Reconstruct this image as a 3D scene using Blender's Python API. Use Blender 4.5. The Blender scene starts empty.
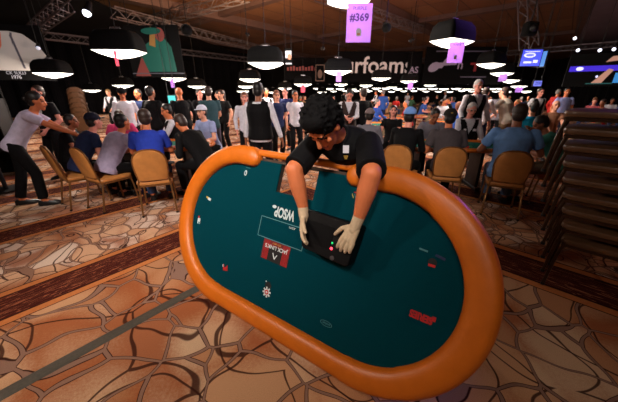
import bpy, bmesh, math, random
from mathutils import Vector, Matrix, noise
V = Vector
PI = math.pi
S = bpy.context.scene
COL = S.collection
rnd = random.Random(7)

# ------------------------------------------------------------------ camera, world, lights, exposure
F_PX, PITCH, EYE = 275.0, math.radians(21.44), 1.6
cam = bpy.data.cameras.new('camera'); camo = bpy.data.objects.new('camera', cam); COL.objects.link(camo)
cam.sensor_width = 36.0; cam.sensor_fit = 'HORIZONTAL'; cam.lens = 36.0 * F_PX / 618.0
camo.location = (0, 0, EYE); camo.rotation_euler = (PI / 2 - PITCH, 0, 0)
cam.clip_start = 0.05; cam.clip_end = 300
cam.dof.use_dof = True; cam.dof.focus_distance = 1.75; cam.dof.aperture_fstop = 2.6
S.camera = camo
S.view_settings.view_transform = 'Standard'; S.view_settings.look = 'None'
S.view_settings.gamma = 1; S.view_settings.use_curve_mapping = False
S.view_settings.exposure = 0.0
W = bpy.data.worlds.new('world'); S.world = W; W.use_nodes = True
W.node_tree.nodes['Background'].inputs[0].default_value = (0.55, 0.38, 0.42, 1)
W.node_tree.nodes['Background'].inputs[1].default_value = 0.014
LAMP_W = 170.0          # watts of one table lamp
def light(name, kind, loc, energy, color, target=None, **kw):
    l = bpy.data.lights.new(name, kind); l.energy = energy; l.color = color
    for k, v in kw.items(): setattr(l, k, v)
    o = bpy.data.objects.new(name, l); COL.objects.link(o); o.location = loc
    if target is not None:
        o.rotation_euler = (V(target) - V(loc)).to_track_quat('-Z', 'Y').to_euler()
    return o
# spots hung in the roof, two of them added only to brighten the ceiling
light('violet_stage_spot', 'SPOT', (4.6, 2.6, 3.6), 240, (0.25, 0.1, 1.0), (0.95, 1.45, 1.0), spot_size=0.36, spot_blend=0.6, shadow_soft_size=0.1)
light('violet_hall_spot', 'SPOT', (7.5, 9.0, 5.2), 500, (0.35, 0.15, 1.0), (2.6, 9.5, 3.0), spot_size=1.5, spot_blend=0.8, shadow_soft_size=0.2)
light('warm_key_spot', 'SPOT', (-3.6, -1.0, 4.6), 330, (1.0, 0.80, 0.63), (-1.2, 2.0, 0.4), spot_size=0.85, spot_blend=0.9, shadow_soft_size=0.25)
light('ceiling_fill_left', 'SPOT', (-3.0, 12.5, 4.2), 2600, (1.0, 0.66, 0.36), (-5.0, 17.0, 7.0), spot_size=2.4, spot_blend=1.0, shadow_soft_size=0.4)  # added upward fill for the left ceiling panels, no fixture there
light('ceiling_fill_mid', 'SPOT', (4.5, 13.0, 4.2), 700, (1.0, 0.55, 0.42), (2.0, 20.0, 7.0), spot_size=2.6, spot_blend=1.0, shadow_soft_size=0.4)  # added upward fill for the middle of the ceiling

light('house_spot_front', 'SPOT', (-1.0, -3.5, 5.9), 2600, (1.0, 0.9, 0.84), (-1.0, 6.6, 0.4), spot_size=0.85, spot_blend=0.8, shadow_soft_size=0.3)

# ------------------------------------------------------------------ placing helpers
CT, ST = math.cos(PITCH), math.sin(PITCH)
def ray(px, py):
    a = (px - 309) / F_PX; b = (201 - py) / F_PX
    return V((a, CT + b * ST, -ST + b * CT))
def atdepth(px, py, d): return V((0, 0, EYE)) + ray(px, py) * d
def atz(px, py, z):
    r = ray(px, py); return V((0, 0, EYE)) + r * ((z - EYE) / r.z)
def atY(px, Y, z=0.0):
    d = Y * CT + (EYE - z) * ST
    return V(((px - 309) / F_PX * d, Y, z))

# ------------------------------------------------------------------ materials
def mat(name, col, rough=0.6, metal=0.0, vary=0.0, scale=20.0, bump=0.0, emit=0.0, sheen=0.0, spec=0.5, coat=0.0):
    m = bpy.data.materials.get(name)
    if m: return m
    m = bpy.data.materials.new(name); m.use_nodes = True
    nt = m.node_tree; b = nt.nodes['Principled BSDF']
    c = (*col, 1)
    b.inputs['Base Color'].default_value = c
    b.inputs['Roughness'].default_value = rough; b.inputs['Metallic'].default_value = metal
    b.inputs['Specular IOR Level'].default_value = spec
    if sheen: b.inputs['Sheen Weight'].default_value = sheen
    if coat: b.inputs['Coat Weight'].default_value = coat
    if emit:
        b.inputs['Emission Color'].default_value = c; b.inputs['Emission Strength'].default_value = emit
    if vary or bump:
        tc = nt.nodes.new('ShaderNodeTexCoord'); n = nt.nodes.new('ShaderNodeTexNoise')
        n.inputs['Scale'].default_value = scale; n.inputs['Detail'].default_value = 4
        nt.links.new(tc.outputs['Object'], n.inputs['Vector'])
        if vary:
            r = nt.nodes.new('ShaderNodeValToRGB')
            r.color_ramp.elements[0].position = 0.3; r.color_ramp.elements[1].position = 0.7
            r.color_ramp.elements[0].color = (*[x * (1 - vary) for x in col], 1)
            r.color_ramp.elements[1].color = (*[min(1, x * (1 + vary)) for x in col], 1)
            nt.links.new(n.outputs['Fac'], r.inputs['Fac']); nt.links.new(r.outputs['Color'], b.inputs['Base Color'])
        if bump:
            bp = nt.nodes.new('ShaderNodeBump'); bp.inputs['Strength'].default_value = bump; bp.inputs['Distance'].default_value = 0.01
            nt.links.new(n.outputs['Fac'], bp.inputs['Height']); nt.links.new(bp.outputs['Normal'], b.inputs['Normal'])
    return m
def rgb(r, g, b):
    f = lambda c: ((c / 255 + 0.055) / 1.055) ** 2.4 if c > 10 else c / 255 / 12.92
    return (f(r), f(g), f(b))
M_BLACK = mat('black_fabric', rgb(7, 7, 8), 0.85, vary=0.2, spec=0.2)
M_BLACKMETAL = mat('black_metal', rgb(22, 21, 23), 0.5, 0.3, vary=0.1)
M_TRUSS = mat('truss_metal', rgb(120, 112, 118), 0.45, 0.7, vary=0.15)
M_WHITE = mat('white_cloth', rgb(225, 222, 228), 0.85, vary=0.04)
M_DIFF = mat('lamp_diffuser_glow', (1.0, 0.93, 0.82), 0.6, emit=4.0)
M_RAIL = mat('tan_vinyl_rail', rgb(200, 102, 18), 0.42, vary=0.07, scale=9, bump=0.05)
M_FELT = mat('teal_speed_cloth', rgb(0, 52, 61), 0.85, vary=0.08, scale=160, spec=0.04)
M_FELT2 = mat('green_felt', rgb(10, 105, 90), 0.9, vary=0.1, scale=60, spec=0.1)
M_BOARD = mat('plywood_board', rgb(60, 42, 30), 0.8, vary=0.2)
M_CHAIRV = mat('gold_tan_vinyl', rgb(186, 122, 62), 0.5, vary=0.1, scale=14)
M_BRASS = mat('bronze_frame_metal', rgb(150, 108, 66), 0.35, 0.8, vary=0.15)
M_INK_W = mat('white_ink', rgb(190, 200, 200), 0.7)
M_INK_R = mat('red_ink', rgb(176, 18, 20), 0.7)
M_INK_DR = mat('dark_red_ink', rgb(104, 8, 12), 0.7, vary=0.25, scale=30)
M_INK_K = mat('black_ink', rgb(10, 8, 10), 0.7)
M_INK_T = mat('faint_teal_ink', rgb(70, 120, 125), 0.7)
M_INK_G = mat('gold_ink', rgb(190, 150, 60), 0.7)
M_INK_B = mat('navy_ink', rgb(16, 24, 70), 0.7)
M_PAPER = mat('lilac_paper', rgb(196, 160, 226), 0.8, vary=0.03)
M_SKIN = {}
def skin(k):
    if k not in M_SKIN:
        c = dict(light=rgb(226, 160, 130), tan=rgb(208, 118, 74), brown=rgb(150, 90, 62), pink=rgb(230, 150, 130))[k]
        M_SKIN[k] = mat('skin_' + k, c, 0.5, vary=0.08, scale=12, spec=0.35)
    return M_SKIN[k]
M_LIP = mat('lip_skin', rgb(150, 70, 62), 0.45)
M_EYE = mat('eye_dark', rgb(30, 20, 18), 0.2)
def cloth(name, r, g, b): return mat('cloth_' + name, rgb(r, g, b), 0.85, vary=0.12, scale=18, spec=0.2)

# ------------------------------------------------------------------ mesh building
class MB:
    def __init__(self): self.v = []; self.f = []; self.m = []
    def add(self, vs, fs, mi=0):
        o = len(self.v); self.v += [V(p) for p in vs]
        self.f += [tuple(i + o for i in f) for f in fs]; self.m += [mi] * len(fs)
        return self
    def box(self, c, s, rot=None, mi=0, bev=0.0):
        x, y, z = s[0] / 2, s[1] / 2, s[2] / 2; c = V(c)
        if bev:
            rings = []
            for (dz, ins) in ((-z, bev), (-z + bev, 0), (z - bev, 0), (z, bev)):
                X, Y = x - ins, y - ins
                b = bev
                rings.append([V((X - b, -Y, dz)), V((X, -Y + b, dz)), V((X, Y - b, dz)), V((X - b, Y, dz)), V((-X + b, Y, dz)), V((-X, Y - b, dz)), V((-X, -Y + b, dz)), V((-X + b, -Y, dz))])
            if rot: rings = [[rot @ p for p in r] for r in rings]
            return self.loft([[p + c for p in r] for r in rings], mi)
        vs = [V((i * x, j * y, k * z)) for k in (-1, 1) for j in (-1, 1) for i in (-1, 1)]
        if rot: vs = [rot @ p for p in vs]
        return self.add([p + c for p in vs], [(0, 2, 3, 1), (4, 5, 7, 6), (0, 1, 5, 4), (2, 6, 7, 3), (0, 4, 6, 2), (1, 3, 7, 5)], mi)
    def loft(self, rings, mi=0, caps=True, closed=False):
        n = len(rings[0]); o = len(self.v)
        for r in rings: self.v += [V(p) for p in r]
        R = len(rings)
        for a in range(R if closed else R - 1):
            b = (a + 1) % R
            for i in range(n):
                j = (i + 1) % n
                self.f.append((o + a * n + i, o + a * n + j, o + b * n + j, o + b * n + i)); self.m.append(mi)
        if caps and not closed:
            self.f.append(tuple(o + i for i in range(n))[::-1]); self.m.append(mi)
            self.f.append(tuple(o + (R - 1) * n + i for i in range(n))); self.m.append(mi)
        return self
    def limb(self, p0, p1, r0, r1=None, seg=12, mi=0, round0=True, round1=True):
        r1 = r0 if r1 is None else r1; p0, p1 = V(p0), V(p1); d = (p1 - p0)
        if d.length < 1e-6: d = V((0, 0, 1e-5))
        u = d.normalized(); a = u.orthogonal().normalized(); b = u.cross(a)
        rings = []
        def ring(c, r): rings.append([c + (a * math.cos(t) + b * math.sin(t)) * r for t in [2 * PI * i / seg for i in range(seg)]])
        if round0:
            for k in (80, 55, 28): q = math.radians(k); ring(p0 - u * r0 * math.sin(q), r0 * math.cos(q))
        ring(p0, r0); ring(p1, r1)
        if round1:
            for k in (28, 55, 80): q = math.radians(k); ring(p1 + u * r1 * math.sin(q), r1 * math.cos(q))
        return self.loft(rings, mi)
    def tube(self, pts, r, seg=8, mi=0):
        pts = [V(p) for p in pts]
        for i in range(len(pts) - 1): self.limb(pts[i], pts[i + 1], r, r, seg, mi)
        return self
    def bar(self, p0, p1, w, h, up=(0, 0, 1), mi=0):
        p0, p1 = V(p0), V(p1); u = (p1 - p0).normalized(); s = u.cross(V(up))
        if s.length < 1e-3: s = u.orthogonal()
        s.normalize(); t = s.cross(u)
        q = [s * w / 2 + t * h / 2, -s * w / 2 + t * h / 2, -s * w / 2 - t * h / 2, s * w / 2 - t * h / 2]
        return self.loft([[p0 + k for k in q], [p1 + k for k in q]], mi)
    def ell(self, c, r, rot=None, seg=16, mi=0):
        c = V(c); rings = []
        for k in range(1, seg // 2):
            q = -PI / 2 + PI * k / (seg // 2)
            ring = [V((r[0] * math.cos(q) * math.cos(t), r[1] * math.cos(q) * math.sin(t), r[2] * math.sin(q))) for t in [2 * PI * i / seg for i in range(seg)]]
            rings.append([c + (rot @ p if rot else p) for p in ring])
        return self.loft(rings, mi)
    def lathe(self, prof, c=(0, 0, 0), seg=20, mi=0):
        c = V(c)
        return self.loft([[c + V((r * math.cos(t), r * math.sin(t), z)) for t in [2 * PI * i / seg for i in range(seg)]] for r, z in prof], mi)
    def mesh(self, name, mats, smooth=False):
        me = bpy.data.meshes.new(name); me.from_pydata([tuple(p) for p in self.v], [], self.f)
        for m in (mats if isinstance(mats, (list, tuple)) else [mats]): me.materials.append(m)
        if any(self.m): me.polygons.foreach_set('material_index', self.m)
        bm = bmesh.new(); bm.from_mesh(me); bmesh.ops.recalc_face_normals(bm, faces=bm.faces); bm.to_mesh(me); bm.free()
        if smooth:
            me.polygons.foreach_set('use_smooth', [True] * len(me.polygons)); me.set_sharp_from_angle(angle=0.7)
        me.update(); return me
    def build(self, name, mats, parent=None, smooth=False, M=None):
        return link(name, self.mesh(name, mats, smooth), parent, M)
def link(name, me, parent=None, M=None):
    o = bpy.data.objects.new(name, me); COL.objects.link(o)
    if parent is not None: o.parent = parent
    if M is not None: o.matrix_local = M
    return o
def tag(o, label, cat, group=None, kind=None):
    o['label'] = label; o['category'] = cat
    if group: o['group'] = group
    if kind: o['kind'] = kind
    return o
def empty(name, loc=(0, 0, 0), rz=0.0, M=None):
    o = bpy.data.objects.new(name, None); COL.objects.link(o); o.empty_display_size = 0.1
    if M is not None: o.matrix_world = M
    else: o.location = loc; o.rotation_euler = (0, 0, rz)
    return o
def copy_tree(o, parent=None):
    c = o.copy(); COL.objects.link(c); c.parent = parent
    for ch in list(o.children): copy_tree(ch, c)
    return c
def struct(o): o['kind'] = 'structure'; return o
def fuse(mb, voxel, name='m', smooth=4, thick=0.0, keep=None, adapt=0.0):
    """one continuous skin out of overlapping volumes"""
    me = mb.mesh(name, M_BLACK); t = bpy.data.objects.new('tmp', me); COL.objects.link(t)
    md = t.modifiers.new('r', 'REMESH'); md.mode = 'VOXEL'; md.voxel_size = voxel; md.adaptivity = adapt; md.use_smooth_shade = True
    if smooth:
        sm = t.modifiers.new('s', 'SMOOTH'); sm.factor = 0.5; sm.iterations = smooth
    dg = bpy.context.evaluated_depsgraph_get(); out = bpy.data.meshes.new_from_object(t.evaluated_get(dg))
    bpy.data.objects.remove(t); bpy.data.meshes.remove(me)
    if keep:
        bm = bmesh.new(); bm.from_mesh(out)
        dead = [f for f in bm.faces if not keep(f.calc_center_median())]
        bmesh.ops.delete(bm, geom=dead, context='FACES')
        bmesh.ops.solidify(bm, geom=bm.faces[:], thickness=-thick) if thick else None
        for f in bm.faces: f.smooth = True
        bm.to_mesh(out); bm.free()
    out.name = name; out.materials.clear()
    return out
def setmats(me, mats, fn=None):
    me.materials.clear()
    for m in mats: me.materials.append(m)
    if fn:
        me.polygons.foreach_set('material_index', [fn(p.center) for p in me.polygons])
    me.polygons.foreach_set('use_smooth', [True] * len(me.polygons))
def text_mesh(s, size, ext=0.0, align='CENTER', bold=0.0, sx=1.0):
    cu = bpy.data.curves.new('t', 'FONT'); cu.body = s; cu.size = size; cu.align_x = align; cu.align_y = 'CENTER'
    cu.extrude = ext; cu.offset = bold; cu.resolution_u = 3
    t = bpy.data.objects.new('t', cu); COL.objects.link(t)
    me = bpy.data.meshes.new_from_object(t.evaluated_get(bpy.context.evaluated_depsgraph_get()))
    vs = [V((v.co.x * sx, v.co.y, v.co.z)) for v in me.vertices]; fs = [tuple(p.vertices) for p in me.polygons]
    bpy.data.objects.remove(t); bpy.data.curves.remove(cu); bpy.data.meshes.remove(me)
    return vs, fs
def put_text(mb, s, size, M, mi, bold=0.0, sx=1.0, ext=0.0):
    vs, fs = text_mesh(s, size, ext, bold=bold, sx=sx); mb.add([M @ v for v in vs], fs, mi)

# ------------------------------------------------------------------ carpet and ceiling materials
class NG:
    def __init__(s, name):
        s.m = bpy.data.materials.new(name); s.m.use_nodes = True; s.nt = s.m.node_tree; s.b = s.nt.nodes['Principled BSDF']
    def node(s, t, **kw):
        n = s.nt.nodes.new(t)
        for k, v in kw.items(): setattr(n, k, v)
        return n
    def set(s, sock, v):
        if hasattr(v, 'links') or hasattr(v, 'is_output'): s.nt.links.new(v, sock)
        else: sock.default_value = v
    def math(s, op, a, b=0.0, c=0.0, clamp=False):
        n = s.node('ShaderNodeMath', operation=op, use_clamp=clamp)
        s.set(n.inputs[0], a); s.set(n.inputs[1], b)
        if op in ('COMPARE', 'MULTIPLY_ADD', 'WRAP'): s.set(n.inputs[2], c)
        return n.outputs[0]
    def step(s, x, e, w):   # 0 below e, 1 above e+w
        n = s.node('ShaderNodeMapRange'); n.interpolation_type = 'SMOOTHSTEP'
        s.set(n.inputs[0], x); n.inputs[1].default_value = e; n.inputs[2].default_value = e + w
        return n.outputs[0]
    def mix(s, f, a, b):
        n = s.node('ShaderNodeMix', data_type='RGBA'); s.set(n.inputs[0], f)
        s.set(n.inputs[6], a if hasattr(a, 'is_output') else (*a, 1)); s.set(n.inputs[7], b if hasattr(b, 'is_output') else (*b, 1))
        return n.outputs[2]
    def noise(s, vec, scale, detail=3, rough=0.5):
        n = s.node('ShaderNodeTexNoise'); s.nt.links.new(vec, n.inputs['Vector']); n.inputs['Scale'].default_value = scale
        n.inputs['Detail'].default_value = detail; n.inputs['Roughness'].default_value = rough
        return n
    def vor(s, vec, scale, feature='F1', rnd=1.0):
        n = s.node('ShaderNodeTexVoronoi', feature=feature); s.nt.links.new(vec, n.inputs['Vector']); n.inputs['Scale'].default_value = scale
        n.inputs['Randomness'].default_value = rnd
        return n
    def vmath(s, op, a, b):
        n = s.node('ShaderNodeVectorMath', operation=op); s.set(n.inputs[0], a)
        if op == 'SCALE': s.set(n.inputs[3], b)
        else: s.set(n.inputs[1], b)
        return n.outputs[0]
def carpet():
    g = NG('patterned_carpet'); tc = g.node('ShaderNodeTexCoord'); P = tc.outputs['Object']
    sp = g.node('ShaderNodeSeparateXYZ'); g.nt.links.new(P, sp.inputs[0]); X, Y = sp.outputs[0], sp.outputs[1]
    D1 = g.math('ADD', g.math('MULTIPLY', X, -0.774), g.math('MULTIPLY', Y, 0.633))
    D2 = g.math('ADD', g.math('ADD', g.math('MULTIPLY', X, 0.586), g.math('MULTIPLY', Y, 0.598)), 0.37)
    D = g.math('MAXIMUM', D1, D2)
    A1 = g.math('ADD', g.math('MULTIPLY', X, 0.633), g.math('MULTIPLY', Y, 0.774))
    # warped coordinates
    nz = g.noise(P, 1.1, 2)
    wv = g.vmath('SCALE', g.vmath('SUBTRACT', nz.outputs['Color'], (0.5, 0.5, 0.5)), 0.6)
    PW = g.vmath('ADD', P, wv)
    def field(sc, cols, tw):
        e = g.vor(PW, sc, 'DISTANCE_TO_EDGE').outputs['Distance']
        cell = g.vor(PW, sc, 'F1')
        sep = g.node('ShaderNodeSeparateColor'); g.nt.links.new(cell.outputs['Color'], sep.inputs[0])
        base = g.mix(g.step(sep.outputs[0], 0.3, 0.5), cols[0], cols[1])
        base = g.mix(g.math('MULTIPLY', g.step(sep.outputs[1], 0.55, 0.3), 0.8), base, cols[2])
        # burnt orange shading pulled in from one side of each leaf
        fz = g.noise(P, 55, 3, 0.7).outputs['Fac']
        e3 = g.vor(g.vmath('ADD', PW, (0.37, 0.11, 0.0)), sc * 0.72, 'F1').outputs['Distance']
        sh = g.step(g.math('ADD', e3, g.math('MULTIPLY', g.math('SUBTRACT', fz, 0.5), 0.35)), 0.39, 0.42)
        base = g.mix(g.math('MULTIPLY', sh, 0.85), base, cols[3])
        # sweeping thin arcs
        f2 = g.vor(g.vmath('ADD', PW, (3.1, 1.7, 0.0)), sc * 0.5, 'F1').outputs['Distance']
        fr = g.math('ABSOLUTE', g.math('SUBTRACT', g.math('FRACT', g.math('MULTIPLY', f2, 2.3)), 0.5))
        arc = g.math('SUBTRACT', 1.0, g.step(fr, 0.012 * tw, 0.018 * tw))
        base = g.mix(g.math('MULTIPLY', arc, 0.9), base, cols[5])
        f3 = g.vor(g.vmath('ADD', PW, (7.3, 5.2, 0.0)), sc * 0.42, 'DISTANCE_TO_EDGE').outputs['Distance']
        l3 = g.math('SUBTRACT', 1.0, g.step(f3, 0.006 * tw, 0.006))
        base = g.mix(g.math('MULTIPLY', l3, 0.9), base, cols[5])
        # taupe ribs between two dark lines
        base = g.mix(g.math('SUBTRACT', 1.0, g.step(e, 0.031 * tw, 0.006)), base, cols[5])
        base = g.mix(g.math('SUBTRACT', 1.0, g.step(e, 0.021 * tw, 0.005)), base, cols[4])
        return base
    DK = rgb(52, 20, 14)
    big = field(2.8, [rgb(208, 158, 118), rgb(192, 136, 96), rgb(218, 184, 150), rgb(160, 84, 42), rgb(146, 112, 96), DK], 1.0)
    small = field(4.4, [rgb(222, 176, 140), rgb(200, 140, 98), rgb(230, 208, 190), rgb(164, 96, 60), rgb(150, 112, 92), DK], 1.3)
    fld = g.mix(g.step(D, 2.8, 0.01), big, small)
    # dark bands with orange borders, repeated
    t = g.math('MULTIPLY', g.math('FRACT', g.math('DIVIDE', g.math('SUBTRACT', D, 2.73), 1.68)), 1.68)
    live = g.step(D, 2.7, 0.005)
    inband = g.math('MULTIPLY', g.math('SUBTRACT', 1.0, g.step(t, 0.535, 0.008)), live)
    inner = g.math('MULTIPLY', g.step(t, 0.09, 0.008), g.math('SUBTRACT', 1.0, g.step(t, 0.44, 0.008)))
    dv = g.node('ShaderNodeCombineXYZ'); g.set(dv.inputs[0], g.math('MULTIPLY', g.math('ADD', X, g.math('MULTIPLY', Y, 0.3)), 1.6)); g.set(dv.inputs[1], g.math('MULTIPLY', t, 14.0))
    scr = g.noise(dv.outputs[0], 1.6, 2).outputs['Fac']
    ln = g.math('ABSOLUTE', g.math('SUBTRACT', g.math('FRACT', g.math('MULTIPLY', scr, 7.0)), 0.5))
    maroon = g.mix(g.noise(P, 30, 2).outputs['Fac'], rgb(48, 14, 12), rgb(86, 30, 22))
    maroon = g.mix(g.math('SUBTRACT', 1.0, g.step(ln, 0.03, 0.05)), maroon, rgb(170, 104, 72))
    border = g.mix(g.noise(P, 40, 2).outputs['Fac'], rgb(190, 104, 50), rgb(214, 140, 84))
    edge = g.math('ABSOLUTE', g.math('SUBTRACT', t, 0.09)); edge2 = g.math('ABSOLUTE', g.math('SUBTRACT', t, 0.445)); edge3 = g.math('ABSOLUTE', g.math('SUBTRACT', t, 0.535)); edge4 = g.math('ABSOLUTE', t)
    em = g.math('MINIMUM', g.math('MINIMUM', edge, edge2), g.math('MINIMUM', edge3, edge4))
    band = g.mix(inner, border, maroon)
    band = g.mix(g.math('SUBTRACT', 1.0, g.step(em, 0.007, 0.006)), band, DK)
    col = g.mix(inband, fld, band)
    pile = g.noise(P, 260, 2).outputs['Fac']
    col = g.mix(g.math('MULTIPLY', g.math('SUBTRACT', pile, 0.35, clamp=True), 0.9, clamp=True), col, rgb(60, 34, 24))
    g.nt.links.new(col, g.b.inputs['Base Color']); g.b.inputs['Roughness'].default_value = 0.95; g.b.inputs['Specular IOR Level'].default_value = 0.1
    bp = g.node('ShaderNodeBump'); bp.inputs['Strength'].default_value = 0.25; bp.inputs['Distance'].default_value = 0.004
    g.nt.links.new(pile, bp.inputs['Height']); g.nt.links.new(bp.outputs[0], g.b.inputs['Normal'])
    return g.m
def ceiling_mat():
    g = NG('ceiling_panels'); tc = g.node('ShaderNodeTexCoord'); P = tc.outputs['Object']
    br = g.node('ShaderNodeTexBrick'); g.nt.links.new(P, br.inputs['Vector'])
    br.inputs['Scale'].default_value = 1.0; br.inputs['Brick Width'].default_value = 3.2; br.inputs['Row Height'].default_value = 1.6
    br.inputs['Mortar Size'].default_value = 0.03; br.offset = 0.0
    br.inputs['Color1'].default_value = (*rgb(150, 104, 66), 1); br.inputs['Color2'].default_value = (*rgb(128, 84, 54), 1); br.inputs['Mortar'].default_value = (*rgb(60, 38, 28), 1)
    n = g.noise(P, 0.8, 4).outputs['Fac']
    c = g.mix(g.math('MULTIPLY', n, 0.6), br.outputs['Color'], rgb(96, 60, 44))
    g.nt.links.new(c, g.b.inputs['Base Color']); g.b.inputs['Roughness'].default_value = 0.85
    return g.m

# ------------------------------------------------------------------ the hall
RZ = math.radians(49.0)
d1 = V((math.cos(RZ), math.sin(RZ), 0)); d2 = V((-math.sin(RZ), math.cos(RZ), 0))
mb = MB(); mb.box((10, 20, -0.05), (110, 90, 0.1)); struct(mb.build('floor', carpet()))
CZ = 6.4
mb = MB(); mb.box((0, 0, 0), (150, 150, 0.2))
ce = struct(mb.build('ceiling', ceiling_mat())); ce.location = (10, 25, CZ + 0.1); ce.rotation_euler = (0, 0, RZ)
M_WALL = mat('dark_wall', rgb(26, 20, 22), 0.9, vary=0.2, scale=2)
M_DRAPE = mat('black_drape', rgb(6, 5, 7), 0.95, vary=0.25, scale=3, spec=0.1)
mb = MB(); mb.box((10, 52, CZ / 2), (100, 0.3, CZ)); struct(mb.build('wall_back', M_WALL))
def wavy_wall(name, a, b, h, amp=0.12, step=0.18, m=None):
    a, b = V(a), V(b); n = int((b - a).length / step); u = (b - a).normalized(); w = V((-u.y, u.x, 0)); vs = []
    for i in range(n + 1):
        p = a + u * (i * step) + w * (amp * math.sin(i * 1.3)); vs += [p, p + V((0, 0, h))]
    for i in range(n + 1):
        p = a + u * (i * step) + w * (amp * math.sin(i * 1.3) + 0.05); vs += [p, p + V((0, 0, h))]
    k = 2 * (n + 1)
    fs = [(2 * i, 2 * i + 2, 2 * i + 3, 2 * i + 1) for i in range(n)] + [(k + 2 * i, k + 2 * i + 1, k + 2 * i + 3, k + 2 * i + 2) for i in range(n)]
    mb = MB(); mb.add(vs, fs); return struct(mb.build(name, m or M_DRAPE))
wavy_wall('wall_left', atY(-60, 18), atY(262, 33), 5.4)
wavy_wall('wall_right', atY(538, 30), atY(700, 16), 4.6)
# black cloth ceiling hung under the panels on the left
pl = [atz(118, 12, 5.0), atz(250, 58, 5.0), atz(258, 66, 5.0), atz(20, 62, 5.0) + V((-8, 0, 0)), atz(-200, 10, 5.0), atz(-100, -60, 5.0), atz(60, -14, 5.0)]
mb = MB(); n = len(pl); mb.add(pl + [p + V((0, 0, 0.05)) for p in pl], [tuple(range(n)), tuple(range(n, 2 * n))[::-1]] + [(i, (i + 1) % n, n + (i + 1) % n, n + i) for i in range(n)])
struct(mb.build('ceiling_black_cloth', M_DRAPE))
# ceiling beams
M_BEAM = mat('ceiling_beam_paint', rgb(92, 66, 60), 0.8, vary=0.15, scale=1)
M_SOFFIT = mat('soffit_paint', rgb(120, 104, 122), 0.85, vary=0.08, scale=1)
k = 1
for off in (-14, -5, 4, 13, 22, 31, 40):
    mb = MB(); c = V((10, 25, 0)); p = V((0, 8, 0)) + d2 * off
    mb.bar(p - d1 * 40 + V((0, 0, CZ - 0.2)), p + d1 * 60 + V((0, 0, CZ - 0.2)), 0.7, 0.42); struct(mb.build('trim_%d' % k, M_BEAM)); k += 1
for off in (2, 12, 22, 34, 46):
    mb = MB(); p = V((0, 0, 0)) + d1 * off
    mb.bar(p - d2 * 50 + V((0, 0, CZ - 0.12)), p + d2 * 60 + V((0, 0, CZ - 0.12)), 0.45, 0.26); struct(mb.build('trim_%d' % k, M_BEAM)); k += 1
a, b = atz(569, 57, 5.9), atz(598, 0, 5.9); u = (a - b).normalized(); s = V((u.y, -u.x, 0)); s = s if s.x > 0 else -s
mb = MB(); q = [b - u * 14, a + u * 12, a + u * 12 + s * 14, b - u * 14 + s * 14]
mb.add(q + [p + V((0, 0, 0.5)) for p in q], [(0, 1, 2, 3), (4, 7, 6, 5), (0, 4, 5, 1), (1, 5, 6, 2), (2, 6, 7, 3), (3, 7, 4, 0)]); struct(mb.build('ceiling_soffit', M_SOFFIT))

# ------------------------------------------------------------------ roof trusses
def truss(a, b, label, s=0.4, group=None):
    a, b = V(a), V(b); u = (b - a).normalized(); w = u.cross(V((0, 0, 1))).normalized(); up = w.cross(u)
    root = empty('lighting_truss', (0, 0, 0)); tag(root, label, 'truss', group)
    cs = [w * s / 2 + up * s / 2, -w * s / 2 + up * s / 2, -w * s / 2 - up * s / 2, w * s / 2 - up * s / 2]
    L = (b - a).length; n = max(2, int(L / (s * 1.1)))
    ch = MB(); br = MB()
    for c in cs: ch.limb(a + c, b + c, 0.028, seg=6, round0=False, round1=False)
    for i in range(n):
        p, q = a + u * (L * i / n), a + u * (L * (i + 1) / n)
        for j in range(4):
            c, e = (cs[j], cs[(j + 1) % 4]) if i % 2 else (cs[(j + 1) % 4], cs[j])
            br.limb(p + c, q + e, 0.014, seg=5, round0=False, round1=False)
    ch.build('chord', M_TRUSS, root); br.build('bracing', M_TRUSS, root)
    for t in (0.15, 0.5, 0.85):
        if abs(u.z) > 0.8: break
        p = a + (b - a) * t; hg = MB(); hg.limb(p, V((p.x, p.y, CZ)), 0.012, seg=5); hg.build('hanging_wire', M_BLACKMETAL, root)
    return root
truss(atz(112, 12, 4.9), atz(345, 70, 4.9), 'long grey truss running from the big lamp towards the back of the hall')
truss(atz(30, 33, 4.2), atz(66, 4, 4.2), 'short diagonal truss above the white shirt poster', 0.35)
truss(atz(58, 4, 5.35), atz(170, 28, 5.35), 'dark truss carrying the small white stage light', 0.35)
truss(atz(30, 34, 4.6), atz(250, 60, 4.6), 'lowest grey truss crossing the black cloth wall', 0.35)
truss(atz(145, 24, 5.75), atz(245, -6, 5.75), 'bright truss slanting up across the wooden ceiling', 0.5)
truss(atz(318, -6, 5.4), atz(420, 30, 5.4), 'violet lit truss beside the purple number sign', 0.4)
truss(atz(400, 62, 5.0), atz(618, 44, 5.0), 'far truss running along the back of the ceiling beside the screens', 0.35)

# ------------------------------------------------------------------ the tilted poker table in front
TCX, TCY, TYAW, TTILT = -0.142, 1.661, -0.6016, 0.388
ex = V((math.cos(TYAW), math.sin(TYAW), 0)); tn = V((-math.sin(TYAW), math.cos(TYAW), 0))
ev = V((0, 0, math.cos(TTILT))) + tn * math.sin(TTILT); eN = ex.cross(ev)
MT = Matrix((ex, ev, eN)).transposed().to_4x4(); MT.translation = V((TCX, TCY, 0.648 * math.cos(TTILT) + 0.012))
def stadium(a, r, n=40, cy=0.0):
    """closed loop, counter-clockwise from the right end of the bottom side"""
    pts = []
    for i in range(n + 1): t = -PI / 2 + PI * i / n; pts.append((a + r * math.cos(t), cy + r * math.sin(t)))
    for i in range(1, 24): pts.append((a - 2 * a * i / 24, cy + r))
    for i in range(n + 1): t = PI / 2 + PI * i / n; pts.append((-a + r * math.cos(t), cy + r * math.sin(t)))
    for i in range(1, 24): pts.append((-a + 2 * a * i / 24, cy - r))
    return pts
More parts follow.
